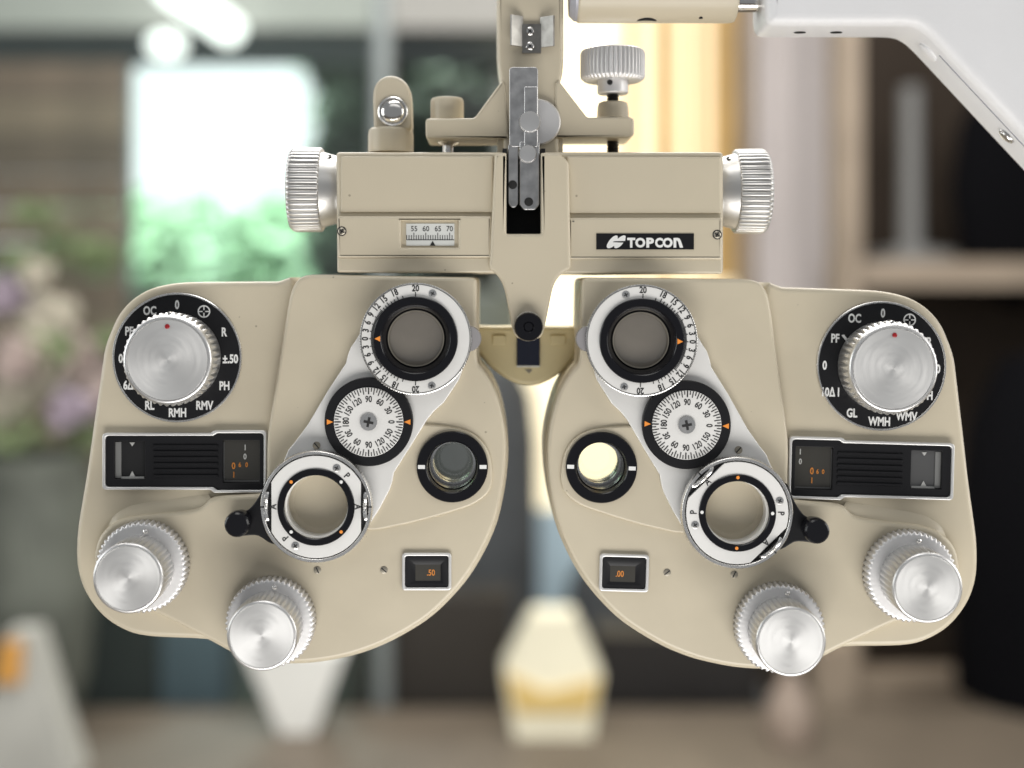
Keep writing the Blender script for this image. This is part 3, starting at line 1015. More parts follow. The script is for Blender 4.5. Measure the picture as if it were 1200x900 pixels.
# end knobs (axis along the bar)
for sgn, x0, y, nm in ((-1, 393, 219, 'left'), (1, 848.5, 221, 'right')):
    hc = -48
    s = (D - hc) / D
    o = pt(x0, y, HB - 2)
    o.y = -hc * U
    yz = CY + (y - CY) * D / (D + 0)  # axis height from its measured position at the bar front
    o.z = Z0 + (CY - y) * U
    f = (o, Vector((0, -U, 0)), Vector((0, 0, U)), Vector((sgn * U, 0, 0)))
    g = Geo()
    g.lathe(f, [(44, 21), (49, 21, 1.5), (50.8, 22.5, 3.0), (51.2, 53, 3.0), (50.2, 56.5, 2.2), (47, 59.5, .5), (44, 60), (0, 60.5)], n=46 * 10, teeth=46, sharp=-3)
    ek = g.build('end_knob', ENDK, PH, smooth=62, label='fluted silver end knob of the crossbar beside the ' + ('white distance scale' if sgn < 0 else 'black nameplate'))
    g = Geo()
    g.lathe(f, [(0, -3), (39.5, -3), (39.5, 1), (41, 4), (45.5, 20), (46, 22)], n=96)
    g.build('collar', ENDK, ek)
    a = R(62)
    d = Vector((0, -math.cos(a), math.sin(a)))
    p = o + f[3] * 12 + d * 43.2 * U
    t = f[3].normalized()
    q = d.cross(t)
    g = Geo()
    g.lathe((p, t * U, q * U, d * U), [(4.2, -2), (4.2, 0.8), (3, 0.2), (0, -.2)], n=20)
    g.build('set_screw', MATTB, ek)

# ------------------------------------------------------------------ hanger column on top of the bar
hcf = -22
colm = plate('column', [roundpoly([(582, -70), (660.5, -70), (660.5, 85), (655, 100), (655, 185), (590, 185), (588, 100), (582.5, 70)], [3, 3, 30, 20, 2, 2, 20, 30], 6)], hcf, -100, 5, CREAM, PH, href=hcf, res=5,
             label='cream hanger column rising out of the frame')
plate('gusset', [roundpoly([(498.5, 139), (556, 138.5), (588, 95), (592, 98), (597, 163), (499, 163)], [5, 3, 2, 3, 1, 5])], hcf + 3, -96, 3, CREAM, colm, href=hcf)
plate('gusset', [roundpoly([(650, 97), (655, 95), (688, 138), (738, 137), (743, 141), (743, 158), (738, 162), (650, 162)], [3, 2, 3, 2, 2, 3, 3, 1])], hcf + 3, -96, 3, CREAM, colm, href=hcf)
plate('column_foot', [[(583, 160), (660, 160), (660, 180), (583, 180)]], hcf - 6, -96, 1, CREAM, colm, href=hcf)
g = Geo()
g.lathe(fz(524, 139, -58), [(19.5, -2), (19.5, 18), (19.2, 21), (17.5, 23.5), (15, 24.2), (0, 24.4)], n=48)
g.build('stop_peg', CREAM, PH, label='short round cream peg on the mounting foot')
g = Geo()
g.lathe(fz(525, 163, -58), [(14, 2), (14, -2), (12, -5), (7, -7), (6, -8), (6, -16)], n=32)
g.build('foot_screw', ALU, PH)
# levelling knob
KH = -55
g = Geo()
g.lathe(fz(718, 77, KH), [(16, -17), (33, -18.5), (36.5, -16, 1.5), (38, -13, 2.2), (38, 13, 2.2), (36.5, 17, 1.5), (32, 19), (0, 19.5)], n=44 * 10, teeth=44, sharp=-2.5)
lk = g.build('levelling_knob', ALUM, PH, smooth=38, label='fluted grey levelling knob on a black threaded rod')
g = Geo()
g.lathe(fz(718, 97, KH), [(0, 5), (18, 5), (18, -12), (16.5, -13.5), (0, -13.5)], n=48)
g.build('collar', ALUM, lk)
g = Geo()
prof = []
for i in range(26):
    prof += [(7.2, 40 - i * 3.2), (6.0, 40 - i * 3.2 - 1.6)]
g.lathe(fz(718, 140, KH), prof, n=20)
g.build('threaded_rod', THREAD, lk, smooth=20)
o, ex, ey, ez = fz(713, 99, KH)
g = Geo()
s_ = (D - KH) / D
g.lathe((o + Vector((0, -17.6 * U * s_, 0)), Vector((U, 0, 0)), Vector((0, 0, U)), Vector((0, -U, 0))), [(3.4, 0), (3.4, 0.7), (2.4, 0.9), (2, 0.2), (0, 0.1)], n=16)
g.build('set_screw', PRINTK, lk)
g = Geo()
g.lathe(fz(718, 138, KH), [(24, -2), (18.5, 0), (17.8, 12), (16.5, 17), (13, 18.5), (0, 18.6)], n=48)
g.build('boss', CREAM, PH)
# level post on the bar
LH = -62
g = Geo()
g.lathe(fz(458, 176, LH), [(26.5, -3), (26.5, 18), (25.5, 23), (23, 25.5), (0, 25.5)], n=64)
lp = g.build('level_post', CREAM, PH, label='cream rounded post holding a round glass spirit level')
plate('post_body', [roundpoly([(438, 153), (436.5, 112), (438.5, 100), (446, 91), (458, 87.5), (470, 91), (479, 100), (481.5, 112), (482.5, 153)], 7)], LH + 19, LH - 19, 5, CREAM, lp, href=LH + 19, res=4)
g = Geo()
f = fy(460.5, 131, LH + 19)
h0 = LH + 19
g.lathe(f, [(17.5, h0 - 2), (17.5, h0 + 2), (16.3, h0 + 3), (15, h0 + 2.6), (14.4, h0 + 1), (0, h0 + .6)], n=48)
g.build('level_bezel', ALU, lp)
g = Geo()
g.lathe(f, [(14.4, h0 + 1.2), (12.5, h0 + 4.2), (9, h0 + 6), (5, h0 + 6.8), (0, h0 + 7)], n=48)
g.build('level_glass', CHROME, lp)
# spring clip on the column
CH = hcf
g = Geo()
g.pbox(612, 28, 634, 62, CH + 4, CH - 2)
cl = g.build('spring_clip', CLIP, PH, label='bent sheet steel spring clip with two wings screwed to the column')
for x0, x1, y0, y1 in ((613, 599.5, 18.5, 54), (633, 648, 19.5, 55)):
    g = Geo()
    P = [(x0, y0, CH + 3), (x1, y0 - (0), CH + 14), (x1, y1, CH + 14), (x0, y1, CH + 3)]
    g.hexa([pt(x, y, h, CH + 6) for x, y, h in P] + [pt(x + (1.6 if x0 < x1 else -1.6), y, h - 2.5, CH + 6) for x, y, h in P])
    g.build('wing', CLIP, cl)
for y in (36.5, 54):
    disc_screw('screw', 621, y, CH + 4, 4.8, cl, CHROME, ang=45)
# latch plates in front of the column, running down into the slot
g = Geo()
g.lathe(fy(630, 143, hcf + 5), [(0, hcf - 1), (27, hcf - 1), (27, hcf + 6), (25.5, hcf + 8), (0, hcf + 8.2)], n=80)
lt = g.build('latch_disc', ALUM, PH)
plate('latch_plate', [rrect(597, 78.5, 630.5, 172, 4)], 0, -5, 0.8, STEEL, lt, href=0)
plate('latch_strip', [rrect(614.5, 101.5, 630, 172, 1)], 4.5, 0.4, 0.8, STEEL, lt, href=4)
plate('latch_leg', [roundpoly([(595.5, 169), (607.3, 169), (607.3, 238), (604, 243), (599, 243), (595.5, 238)], 2)], -2, -9, 0.8, STEEL, lt, href=0)
plate('latch_leg', [roundpoly([(609, 166), (632, 166), (632, 240), (627, 246), (614, 246), (609, 240)], 2)], 2, -9, 0.8, STEEL, lt, href=0)
for x, y, r in ((621, 142.5, 12.8), (618.5, 180, 10.8)):
    g = Geo()
    g.lathe(fy(x, y, 8), [(r, 1), (r, 3, .8), (r, 7, .8), (r - 1.2, 8.4, .2), (r - 2.4, 8.2), (0, 7.8)], n=40 * 4, teeth=40)
    g.build('thumb_nut', KNURL, lt, smooth=45)
for x, y, h in ((600.8, 216.5, -2), (619.6, 236.5, 2)):
    g = Geo()
    g.lathe(fy(x, y, h), [(5.2, h - .5), (5.2, h + .5), (3.8, h + .8), (0, h + .5)], n=20)
    g.build('pivot_pin', PRINTK, lt)
# forehead rest behind the gap
FH = -85
FR = catmull([(540, 383), (580, 382.5), (620, 382), (660, 382.5), (700, 383), (694, 396), (683, 410), (668, 428), (650, 442), (634, 450), (620, 452), (606, 450), (590, 442), (572, 428), (557, 410), (546, 396)], 3)
fr_ = plate('forehead_rest', [FR], FH, FH - 40, 6, CREAM2, PH, href=FH, res=4, label='curved yellowish forehead rest seen behind the gap')
plate('rest_pad', [rrect(577, 393, 593, 404, 2)], FH + 3, FH - 2, 1.2, CREAM2, fr_)
plate('rest_pad', [rrect(645, 393, 663, 404, 2)], FH + 3, FH - 2, 1.2, CREAM2, fr_)
g = Geo()
g.pbox(605.5, 396, 632.5, 428.5, FH + 5, FH - 3)
g.build('dark_window', NAVY, fr_)
g = Geo()
g.pbox(605.5, 428.5, 632.5, 430.5, FH + 5.5, FH - 3)
g.build('window_edge', SCALEW, fr_)
g = Geo()
g.flat([(615, 433), (624, 433), (620, 437.5)], FH + .5)
g.build('notch', DULL, fr_)

# ================================================================== SUPPORT ARM
ARMW = [(898, -90), (898, 12), (900, 24), (906, 29), (1062, 29), (1076, 31), (1090, 40), (1500, 479), (1700, 292), (1700, -90)]
SA = thing('support_arm', 'white refraction stand arm with beige clamp tube entering from the top edge', 'instrument arm', pt(1000, 30, -30))
ob = plate('arm_shell', [roundpoly(ARMW, [2, 6, 6, 8, 10, 10, 20, 20, 20, 20], 5)], 16, -72, 13, WHITE, SA, href=16, res=6)
def under(x, y, h):
    return pt(x, y, h, 16)
for x in (948, 992):
    g = Geo()
    o = under(x, 29.3, -28)
    g.lathe((o, Vector((7 * U, 0, 0)), Vector((0, 5 * U, 0)), Vector((0, 0, -U))), [(1, 0), (1, 0.6), (.75, 0.7), (0, 0.7)], n=24)
    g.build('slot', MATTB, SA)
dv = Vector((170, 182)).normalized()      # direction of the sloping underside in the drawing
t = Vector((dv.x, 0, -dv.y))
nrm = Vector((-dv.y, 0, -dv.x))
nrm = Vector((-dv.y, 0, -dv.x)).normalized()
base = under(1090, 40, -28)
def onslope(d, h):
    p = base + t * (d * U)
    p.y = -h * U
    return p + nrm * (0.9 * U)
g = Geo()
g.lathe((onslope(155, -26), t * (9.5 * U), Vector((0, 8 * U, 0)), nrm * U), [(1.15, 0), (1.1, 1.2), (.95, 1.4), (.9, 1.0), (.8, 2.4), (.4, 3.4), (0, 3.6)], n=32)
g.build('cap_screw', ALU, SA)
g = Geo()
g.lathe((onslope(18, -26), t * (14 * U), Vector((0, 10 * U, 0)), nrm * U), [(1, -1), (.95, 1.5), (.8, 2.4), (0, 2.8)], n=32)
g.build('hinge_boss', WHITE, SA)
a0, a1 = onslope(28, -6), onslope(190, -6)
g = Geo()
g.hexa([a0 + nrm * .2 * U, a1 + nrm * .2 * U, a1 + Vector((0, 1.6 * U, 0)) + nrm * .2 * U, a0 + Vector((0, 1.6 * U, 0)) + nrm * .2 * U,
        a0 - nrm * 2 * U, a1 - nrm * 2 * U, a1 + Vector((0, 1.6 * U, 0)) - nrm * 2 * U, a0 + Vector((0, 1.6 * U, 0)) - nrm * 2 * U])
g.build('panel_seam', GREYCAP, SA)
TY = -12
g = Geo()
g.lathe(fx(674, TY, -30), [(0, 1), (36, 1), (38.6, 4), (38.6, 180), (37.5, 186), (34, 187.5), (0, 187.5)], n=96)
g.build('clamp_tube', CREAM, SA)
g = Geo()
g.lathe(fx(674, TY, -30), [(0, -7), (31, -7), (36.5, -1), (37, 2)], n=96)
g.build('end_cap', GREYCAP, SA)
g = Geo()
g.lathe(fx(858, 3, -30), [(11.5, 0), (11.5, 48)], n=40)
g.build('arm_rod', CHROME, SA)
g = Geo()
o, ex, ey, ez = fx(757, TY, -30)
g.lathe((o + Vector((0, -6 * U, -38.0 * U)), Vector((12 * U, 0, 0)), Vector((0, 9 * U, 0)), Vector((0, 0, -U))), [(1, -2), (1, .9), (.8, .9), (0, .5)], n=32)
g.build('grub_hole', MATTB, SA)
g = Geo()
g.lathe((ex * 0 + fx(819, TY, -30)[0] + Vector((0, -14 * U, -36.2 * U)), Vector((2.4 * U, 0, 0)), Vector((0, 3 * U, 0)), Vector((0, 0, -U))), [(1, -2), (1, 1.2), (0, 1.2)], n=12)
g.build('grub_screw', MATTB, SA)

# ================================================================== THE SHOP BEHIND (out of focus)
def bg(x, y, d):
    s = (D * U + d) / (D * U)
    return Vector(((x - CX) * U * s, d, Z0 + (CY - y) * U * s))

def pxm(d):
    return U * (D * U + d) / (D * U)

def bbox(g, x0, y0, x1, y1, d, depth, m=0):
    """a box whose front face covers the given picture rectangle at distance d"""
    a, b = bg(x0, y1, d), bg(x1, y0, d)
    return g.box((a.x, d, a.z), (b.x, d + depth, b.z), m)

def sgl(name, x0, y0, x1, y1, d, depth, mat, parent=None, label=None, cat=None, kind=None, group=None):
    g = Geo()
    bbox(g, x0, y0, x1, y1, d, depth)
    o = g.build(name, mat, parent, smooth=None)
    return tag(o, label, cat, group, kind)

def blobmesh(g, c, r, seg=10, squash=(1, 1, 1), jit=0.0, m=0):
    prof = []
    n = seg
    b = len(g.v)
    f = (Vector(c), Vector((r * squash[0], 0, 0)), Vector((0, r * squash[1], 0)), Vector((0, 0, r * squash[2])))
    prof = [(0, -1)] + [(math.sin(math.pi * k / 6), -math.cos(math.pi * k / 6)) for k in range(1, 6)] + [(0, 1)]
    g.lathe(f, prof, n=n, m=m)
    for i in range(b, len(g.v)):
        g.v[i] += Vector((random.uniform(-1, 1), random.uniform(-1, 1), random.uniform(-1, 1))) * r * jit
    return g

FLOORM = principled('shop_floor', (0.16, 0.13, 0.10), 0.5, noise=0.1, nscale=6)
WALLM = principled('grey_green_wall', (0.13, 0.145, 0.13), 0.6, noise=0.15, nscale=3)
CEILM = principled('pale_bulkhead', (0.44, 0.43, 0.405), 0.7, noise=0.03, nscale=4)
DARKH = principled('slate_header', (0.085, 0.105, 0.115), 0.6, noise=0.1, nscale=5)
WOODB = [principled('brown_board_%s' % n, c, 0.55, noise=0.22, nscale=9) for n, c in (('umber', (0.165, 0.105, 0.077)), ('chestnut', (0.205, 0.14, 0.10)), ('walnut', (0.125, 0.082, 0.06)))]
POLEM = principled('grey_pole_paint', (0.27, 0.30, 0.30), 0.4, 0.3)
TAUPE = principled('taupe_counter', (0.15, 0.122, 0.092), 0.5, noise=0.12, nscale=7)
OAK = principled('greyed_oak', (0.33, 0.265, 0.20), 0.5, noise=0.12, nscale=7)
DARKB = principled('dark_brown_back', (0.04, 0.029, 0.021), 0.7, noise=0.1, nscale=4, **{'Specular IOR Level': 0.2})
CHAIR = principled('charcoal_fabric', (0.075, 0.08, 0.085), 0.8, noise=0.2, nscale=20)
BLACKF = principled('black_fabric', (0.004, 0.004, 0.005), 0.9, **{'Specular IOR Level': 0.05})
PAPERW = principled('white_paper', (0.82, 0.82, 0.78), 0.6, noise=0.05, nscale=10)
PAPERY = principled('cream_paper', (0.95, 0.90, 0.70), 0.6, noise=0.06, nscale=10)
LEAF = principled('leaf_green', (0.15, 0.20, 0.09), 0.5, noise=0.5, nscale=5)
LEAFD = principled('dark_leaf_green', (0.035, 0.06, 0.03), 0.6, noise=0.5, nscale=3)
HEDGE = principled('hedge_leaf', (0.30, 0.46, 0.29), 0.6, noise=0.35, nscale=.9)
PINK = principled('dusty_pink_petals', (0.46, 0.37, 0.34), 0.6, noise=0.15, nscale=30)
CREAMP = principled('cream_petals', (0.50, 0.46, 0.37), 0.6, noise=0.15, nscale=30)
LILAC = principled('lilac_petals', (0.34, 0.28, 0.34), 0.6, noise=0.15, nscale=30)
VASEM = principled('stoneware_vase', (0.115, 0.125, 0.105), 0.7, noise=0.5, nscale=7)
SKYE = emit('bright_overcast_sky', (1.0, 0.975, 1.0), 1.12)
LAMPE = emit('lit_lamp_white', (1.0, 1.0, 0.96), 2.2)
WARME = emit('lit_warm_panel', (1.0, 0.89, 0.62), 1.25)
GOLD = principled('golden_wood', (0.62, 0.40, 0.14), 0.5, noise=0.1, nscale=8)
BLINDW = principled('white_blind', (0.64, 0.60, 0.59), 0.7, noise=0.04, nscale=3)
BLUE = principled('pale_blue_panel', (0.50, 0.64, 0.72), 0.5)

g = Geo()
g.box((-8, -4, -0.1), (8, 14, 0))
tag(g.build('floor', FLOORM, None, smooth=None), kind='structure')
g = Geo()
g.box((-30, 14.0, -2), (30, 14.1, 20))
tag(g.build('sky', SKYE, None, smooth=None), kind='structure')

# shopfront wall at d = 2.9 with the window opening, built of segments
WD_ = 2.9
g = Geo()
bbox(g, -260, 345, 640, 1100, WD_, .12)
tag(g.build('wall_below_window', WALLM, None, smooth=None), kind='structure')
g = Geo()
bbox(g, 600, -300, 1600, 1100, WD_ + .15, .12)
tag(g.build('back_wall', principled('brown_wall', (0.10, 0.075, 0.055), 0.6), None, smooth=None), kind='structure')
sgl('header_beam', -260, 33, 640, 76, WD_ - .06, .03, DARKH, kind='structure')
sgl('bulkhead', -260, -200, 640, 33, WD_ - .25, .03, CEILM, kind='structure')
# window with frame and pane
win = thing('shop_window', 'bright shop window with a white sky and green hedge outside', 'window', bg(370, 345, WD_))
for x0, y0, x1, y1 in ((146, 70, 152, 348), (585, 70, 606, 348), (146, 340, 606, 348)):
    g = Geo()
    bbox(g, x0, y0, x1, y1, WD_ + .02, .05)
    g.build('frame', POLEM, win, smooth=None)
g = Geo()
bbox(g, 150, 72, 588, 346, WD_ + .04, .008)
g.build('pane', glass('window_glass', (0.95, 0.99, 0.98), 0.03), win, smooth=None)

# wood pillar of stacked boards
pil = thing('wooden_pillar', 'brown board-clad pillar left of the bright window', 'pillar', bg(50, 900, 2.55))
y = 72
k = 0
while y < 720:
    hgt = 44 + random.uniform(-4, 4)
    g = Geo()
    bbox(g, -200, y, 146, y + hgt - 2, 2.55 + random.uniform(0, .012), .04)
    g.build('plank', WOODB[k % 3], pil, smooth=None)
    y += hgt
    k += 1

# hedge and tree outside
def leafcloud(name, boxes, count, size, mat, parent=None):
    g = Geo()
    for i in range(count):
        c, rad = random.choice(boxes)
        while True:
            p = Vector((random.uniform(-1, 1), random.uniform(-1, 1), random.uniform(-1, 1)))
            if p.length < 1:
                break
        q = Vector(c) + Vector((p.x * rad[0], p.y * rad[1], p.z * rad[2]))
        u = Vector((random.gauss(0, 1), random.gauss(0, 1), random.gauss(0, 1))).normalized()
        v = u.orthogonal().normalized()
        s = size * random.uniform(.6, 1.4)
        g.add([q - u * s, q + v * s * .5, q + u * s, q - v * s * .5], [(0, 1, 2, 3)])
    return g.build(name, mat, parent, smooth=None)

boxes = []
for i in range(14):
    x = 120 + i * 36 + random.uniform(-6, 6)
    yy = 322 + random.uniform(-4, 4)
    c = bg(x, yy, 8)
    boxes.append(((c.x, c.y + random.uniform(-.1, .2), c.z), (.42, .3, .52 + random.uniform(-.03, .04))))
hd = leafcloud('hedge', boxes, 9000, .10, HEDGE)
tag(hd, 'low leafy green hedge outside the bright window', 'hedge')
tr = thing('tree', 'dark leafy tree outside, behind the grey pole', 'tree', (bg(480, 330, 7).x, 7, 0))
cl_ = []
for x, y_, r in ((470, 60, 75), (530, 120, 90), (430, 130, 55), (450, 210, 60), (550, 230, 85), (400, 60, 40), (500, 320, 90), (420, 290, 50), (590, 60, 60), (400, 190, 26), (590, 340, 60)):
    c = bg(x, y_, 7)
    rr = r * pxm(7)
    cl_.append(((c.x, c.y, c.z), (rr, rr, rr)))
leafcloud('crown', cl_, 9000, .13, LEAFD, tr)
g = Geo()
c = bg(490, 330, 7)
g.lathe((Vector((c.x, 7, 0)), Vector((1, 0, 0)), Vector((0, 1, 0)), Vector((0, 0, 1))), [(.22, 0), (.15, 1.2), (.12, 3.0)], n=12)
g.build('trunk', WOODB[2], tr)

# lamps
p0, p1 = bg(196, -18, 2.35), bg(272, 38, 2.62)
g = Geo()
d_ = (p1 - p0)
e1 = d_.orthogonal().normalized()
e2 = d_.cross(e1).normalized()
rr = 18 * pxm(2.5)
g.lathe((p0, e1 * rr, e2 * rr, d_), [(0, -.02), (.7, 0), (1, .03), (1, .97), (.7, 1), (0, 1.03)], n=24)
tag(g.build('tube_lamp', LAMPE, None), 'slanting white fluorescent tube lamp near the top edge', 'lamp')
g = Geo()
c = bg(195, 53, 2.6)
g.lathe((c, Vector((22 * pxm(2.6), 0, 0)), Vector((0, 22 * pxm(2.6), 0)), Vector((0, 0, 14 * pxm(2.6)))), [(0, -1), (.6, -.8), (.9, -.4), (1, 0), (.9, .5), (.5, .9), (0, 1)], n=24)
tag(g.build('globe_lamp', LAMPE, None), 'small round white lamp beside the fluorescent tube', 'lamp')

# grey steel pole
g = Geo()
c = bg(448, 330, 1.97)
rr = 11.5 * pxm(1.97)
g.lathe((Vector((c.x, 1.97, 0)), Vector((rr, 0, 0)), Vector((0, rr, 0)), Vector((0, 0, 1))), [(0, 0), (1.6, 0), (1.6, .02), (1, .03), (1, 2.9), (0, 2.9)], n=24)
tag(g.build('steel_pole', POLEM, None), 'slim grey steel pole standing behind the left half of the crossbar', 'pole')

# glass partition left of the pole: a diffuse share imitates milky haze and reflections
m = bpy.data.materials.new('hazy_glass')
m.use_nodes = True
nt = m.node_tree
nt.nodes.clear()
o_ = nt.nodes.new('ShaderNodeOutputMaterial')
t_ = nt.nodes.new('ShaderNodeBsdfTransparent')
t_.inputs[0].default_value = (0.95, 1.0, 0.985, 1)
d2 = nt.nodes.new('ShaderNodeBsdfDiffuse')
d2.inputs[0].default_value = (0.75, 0.80, 0.78, 1)
mx = nt.nodes.new('ShaderNodeMixShader')
mx.inputs[0].default_value = 0.012
nt.links.new(t_.outputs[0], mx.inputs[1])
nt.links.new(d2.outputs[0], mx.inputs[2])
nt.links.new(mx.outputs[0], o_.inputs[0])
gp = sgl('glass_screen', -300, -200, 447, 845, 1.965, .008, m, None, 'faintly milky glass partition left of the grey pole', 'glass panel')

# low counter across the foot of the picture
ct = thing('counter', 'long taupe counter across the bottom behind the instrument', 'counter', (0, 1.4, 0))
zt = bg(600, 830, 1.92).z
g = Geo()
g.box((-2.2, .95, zt - .04), (2.2, 1.92, zt))
g.build('counter_top', TAUPE, ct, smooth=None)
g = Geo()
g.box((-2.15, 1.0, 0), (2.15, 1.87, zt - .04))
g.build('counter_body', TAUPE, ct, smooth=None)

# lit display cabinet, right of the column
dc = thing('display_cabinet', 'warm-lit display cabinet with golden upright boards beside the white blind', 'cabinet', bg(760, 600, 2.6))
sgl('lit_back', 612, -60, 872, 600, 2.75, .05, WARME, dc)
for x0, x1, y1 in ((736, 748, 330), (771, 792, 330), (812, 822, 330), (838, 871, 330)):
    sgl('board', x0, -60, x1, y1, 2.6, .06, GOLD, dc)
sgl('cabinet_side', 868, -60, 888, 620, 2.5, .08, OAK, dc)
sgl('blue_panel', 622, 598, 690, 740, 2.56, .03, BLUE, None, 'pale blue panel standing between the two dark chairs', 'panel')

# white blind of soft folds
g = Geo()
n = 36
for i in range(n + 1):
    x = 886 + (986 - 886) * i / n
    dd = 2.45 + .012 * math.sin(i * 1.1) + .006 * math.sin(i * 2.7)
    for y_ in (-60, 640):
        g.v.append(bg(x, y_, dd))
    for y_ in (-60, 640):
        q = bg(x, y_, dd)
        g.v.append(q + Vector((0, .01, 0)))
for i in range(n):
    a, b = 4 * i, 4 * i + 4
    g.f += [[a, b, b + 1, a + 1], [a + 2, a + 3, b + 3, b + 2]]
    g.mi += [0, 0]
tag(g.build('curtain', BLINDW, None), 'pale white curtain hanging left of the dark shelf unit', 'curtain')

# shelf unit
su = thing('shelf_unit', 'tall oak shelf unit with a dark back at the right edge', 'shelf', bg(1100, 900, 2.3))
sgl('upright', 985, -60, 1010, 860, 2.2, .10, OAK, su)
sgl('upright', 1420, -60, 1445, 860, 2.2, .10, OAK, su)
sgl('back_panel', 1000, -60, 1440, 860, 2.52, .02, DARKB, su)
sgl('shelf_board', 1008, 305, 1430, 336, 2.2, .31, OAK, su)
sgl('shelf_board', 1008, 796, 1430, 836, 2.2, .10, OAK, su)
g = Geo()
c = bg(1067, 304, 2.36)
rr = 13 * pxm(2.36)
hh = 205 * pxm(2.36)
g.lathe((Vector((c.x, 2.36, bg(0, 305, 2.2).z)), Vector((rr, 0, 0)), Vector((0, rr, 0)), Vector((0, 0, 1))), [(0, 0), (4, 0), (4, .02), (1.1, .03), (1, .05), (.9, hh), (0, hh)], n=20)
tag(g.build('display_stand', principled('stand_grey', (0.2, 0.2, 0.195), 0.5), None), 'grey upright display stand on the upper shelf', 'stand')
g = Geo()
c = bg(1190, 220, 2.35)
blobmesh(g, (c.x, c.y, c.z), 85 * pxm(2.35), 16, (.9, .4, 1.7))
tag(g.build('black_bag', BLACKF, None), 'black bag on the upper shelf below the slanting white arm', 'bag')
g = Geo()
c = bg(1190, 590, 2.15)
f = (Vector((c.x, 2.0, 0)), Vector((100 * pxm(2.1), 0, 0)), Vector((0, .16, 0)), Vector((0, 0, 1)))
z1, z0 = bg(0, 420, 2.0).z, bg(0, 812, 2.0).z
g.lathe(f, [(0, z0), (1, z0), (1.05, z0 + .2), (1.0, (z0 + z1) / 2), (.85, z1 - .12), (.5, z1), (0, z1 + .02)], n=28)
tag(g.build('black_coat', BLACKF, None), 'large black garment hanging beside the right lens unit', 'garment')

# dark chairs between counter and wall
def chair(x0, x1, y0, y1, d, lab):
    t_ = thing('armchair', lab, 'chair', (bg((x0 + x1) / 2, 800, d).x, d, 0), 'dark chairs behind the counter')
    g = Geo()
    a, b = bg(x0, y1, d), bg(x1, y0, d)
    cxx, rx = (a.x + b.x) / 2, (b.x - a.x) / 2
    f = (Vector((cxx, d + .1, 0)), Vector((rx, 0, 0)), Vector((0, .12, 0)), Vector((0, 0, 1)))
    g.lathe(f, [(0, a.z), (.95, a.z), (1, a.z + .1), (1, b.z - .18), (.93, b.z - .07), (.75, b.z - .01), (0, b.z)], n=32)
    g.build('backrest', CHAIR, t_)
    g = Geo()
    g.box((cxx - rx, d - .30, a.z - .06), (cxx + rx, d + .1, a.z + .05))
    g.build('seat', CHAIR, t_, smooth=None)
    for sx in (-1, 1):
        for dy in (-.26, .06):
            g = Geo()
            g.box((cxx + sx * rx * .85 - .015, d + dy, 0), (cxx + sx * rx * .85 + .015, d + dy + .03, a.z - .06))
            g.build('leg', MATTB, t_, smooth=None)
chair(455, 632, 430, 760, 2.42, 'grey high-backed chair behind the gap between the lens units')
chair(664, 875, 655, 800, 2.40, 'low dark chair right of the cream paper bag')

# things on the counter
def bag(name, x0, x1, xt0, xt1, y0, y1, d, mat, lab, cat='bag'):
    g = Geo()
    P = [bg(x0, y1, d), bg(x1, y1, d), bg(xt1, y0, d), bg(xt0, y0, d)]
    dp = Vector((0, .09, 0))
    for p in P[:2]:
        p.z = zt + .001
    g.hexa(P + [P[0] + dp, P[1] + dp, P[2] + dp * .6, P[3] + dp * .6])
    return tag(g.build(name, mat, None, smooth=None), lab, cat)
g = Geo()
P = [bg(x, y_, 1.76) for x, y_ in ((603, 838), (694, 838), (706, 792), (674, 722), (624, 722), (590, 792))]
for p in P[:2]:
    p.z = zt + .001
q = [p + Vector((0, .10 - .03 * (i in (3, 4)), 0)) for i, p in enumerate(P)]
g.add(P + q, [list(range(6)), list(range(11, 5, -1))] + [(i, (i + 1) % 6, 6 + (i + 1) % 6, 6 + i) for i in range(6)])
tag(g.build('paper_bag', PAPERY, None, smooth=None), 'cream paper bag with a golden lower half on the counter below the gap', 'bag')
PB = sc.objects['paper_bag']
g = Geo()
P = [bg(x, y_, 1.755) for x, y_ in ((604, 836), (693, 836), (703, 797), (640, 812), (594, 790))]
g.add(P + [p + Vector((0, .02, 0)) for p in P], [list(range(5)), list(range(9, 4, -1))] + [(i, (i + 1) % 5, 5 + (i + 1) % 5, 5 + i) for i in range(5)])
g.build('golden_panel', principled('golden_paper', (0.74, 0.54, 0.20), 0.6), PB, smooth=None)
bag('paper_bag', 328, 368, 286, 404, 765, 838, 1.78, PAPERW, 'white paper bag on the counter under the lower left silver knobs')
pb = bag('paper_bag', -40, 84, 8, 40, 742, 838, 1.56, principled('greyish_paper', (0.50, 0.50, 0.46), 0.7, noise=0.15, nscale=8), 'white pointed paper bag with an orange label at the lower left')
g = Geo()
P = [bg(x, y_, 1.556) for x, y_ in ((-8, 800), (24, 800), (26, 752), (2, 752))]
g.hexa([p - Vector((0, .004, 0)) for p in P] + [p + Vector((0, .02, 0)) for p in P])
g.build('orange_label', principled('orange_card', (0.72, 0.36, 0.08), .6), pb, smooth=None)
g = Geo()
c = bg(926, 838, 1.75)
k = pxm(1.75)
g.lathe((Vector((c.x, 1.75, zt + .001)), Vector((k, 0, 0)), Vector((0, k, 0)), Vector((0, 0, k))), [(0, 0), (26, 0), (30, 20), (24, 50), (12, 70), (10, 86), (13, 90), (0, 90)], n=24)
tag(g.build('bottle', principled('pinkish_glaze', (0.34, 0.27, 0.22), .4), None), 'pinkish brown bottle on the counter under the right lens unit', 'bottle')
sgl('storage_box', 60, 690, 182, 834, 2.02, .12, principled('charcoal_box', (0.02, 0.022, 0.022), .6), None, 'charcoal box behind the left side of the counter', 'box')
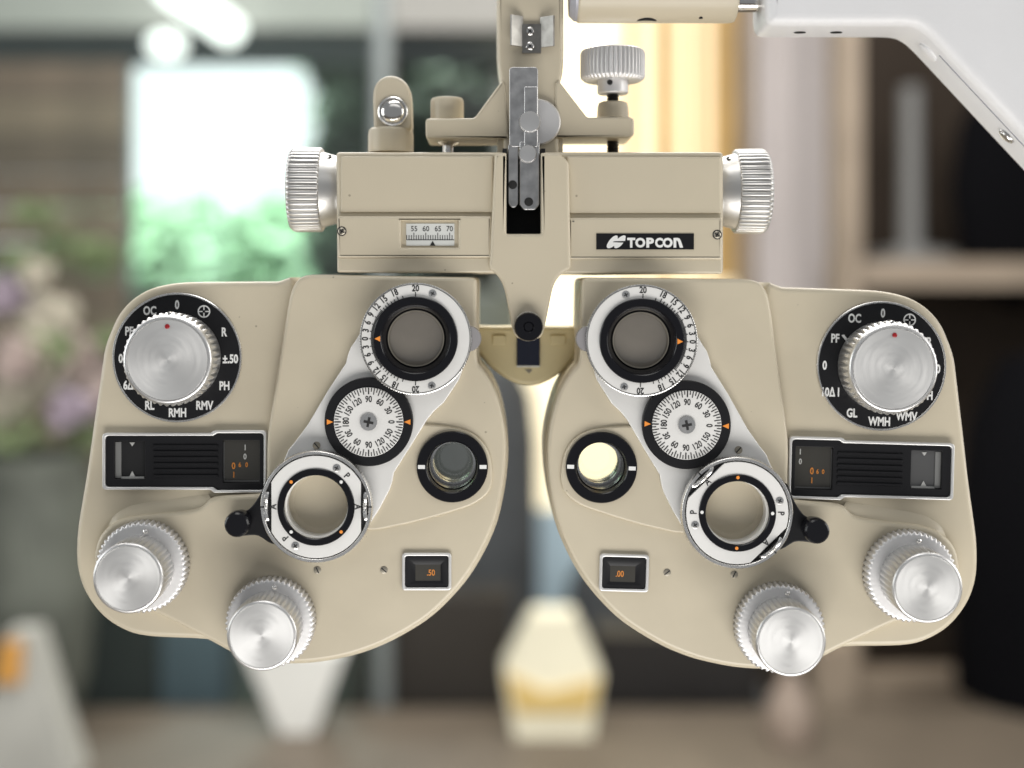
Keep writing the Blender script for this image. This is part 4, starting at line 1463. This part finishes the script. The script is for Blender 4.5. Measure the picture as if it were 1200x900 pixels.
sgl('storage_box', 188, 735, 262, 834, 2.04, .12, principled('slate_blue_box', (0.085, 0.11, 0.14), .6), None, 'slate blue box beside the charcoal box', 'box')
sgl('storage_box', 405, 700, 600, 834, 2.0, .1, principled('deep_brown_box', (0.03, 0.025, 0.02), .6), None, 'deep brown box behind the counter under the grey chair', 'box')
sgl('storage_box', 700, 745, 890, 834, 2.0, .1, principled('black_brown_box', (0.016, 0.014, 0.013), .6), None, 'blackish brown box behind the counter under the low chair', 'box')
sgl('wooden_post', 955, 760, 1004, 860, 2.0, .08, OAK, None, 'short oak post beside the pinkish bottle', 'post')

# flowers in a vase at the left edge
fd = 1.80
fa = thing('flower_arrangement', 'mixed pastel flowers with green sprigs in a dark vase', 'flowers', (bg(35, 838, fd).x, fd, zt))
c = bg(35, 838, fd)
k = pxm(fd)
g = Geo()
g.lathe((Vector((c.x, fd, zt + .001)), Vector((k, 0, 0)), Vector((0, k, 0)), Vector((0, 0, k))), [(0, 0), (44, 0), (66, 60), (78, 170), (74, 270), (66, 320), (66, 326), (58, 322), (50, 250), (0, 240)], n=32)
g.build('vase', VASEM, fa)
for x, y_, r, m in ((8, 345, 26, LILAC), (52, 372, 34, CREAMP), (20, 420, 30, PINK), (95, 418, 34, PINK), (60, 440, 28, CREAMP), (118, 455, 24, PINK), (10, 470, 30, CREAMP), (80, 480, 26, LILAC), (40, 320, 18, CREAMP)):
    g = Geo()
    q = bg(x, y_, fd + random.uniform(-.05, .05))
    for j in range(9):
        a = j * 2.4
        rr = r * k * (.25 + .06 * j)
        g_ = q + Vector((math.cos(a) * rr, math.sin(a * 1.7) * rr * .5, math.sin(a) * rr))
        blobmesh(g, g_, r * k * .42, 8, (1, .6, 1), .12)
    g.build('blossom', m, fa)
sp = [((bg(x, y_, fd).x, fd, bg(x, y_, fd).z), (r * k, .05, r * k * .6)) for x, y_, r in ((80, 290, 40), (120, 300, 30), (40, 250, 22), (20, 310, 30), (130, 400, 20), (60, 410, 40), (20, 510, 40), (100, 510, 30))]
tag(leafcloud('sprigs', sp, 420, .014, LEAF, fa), kind='stuff')
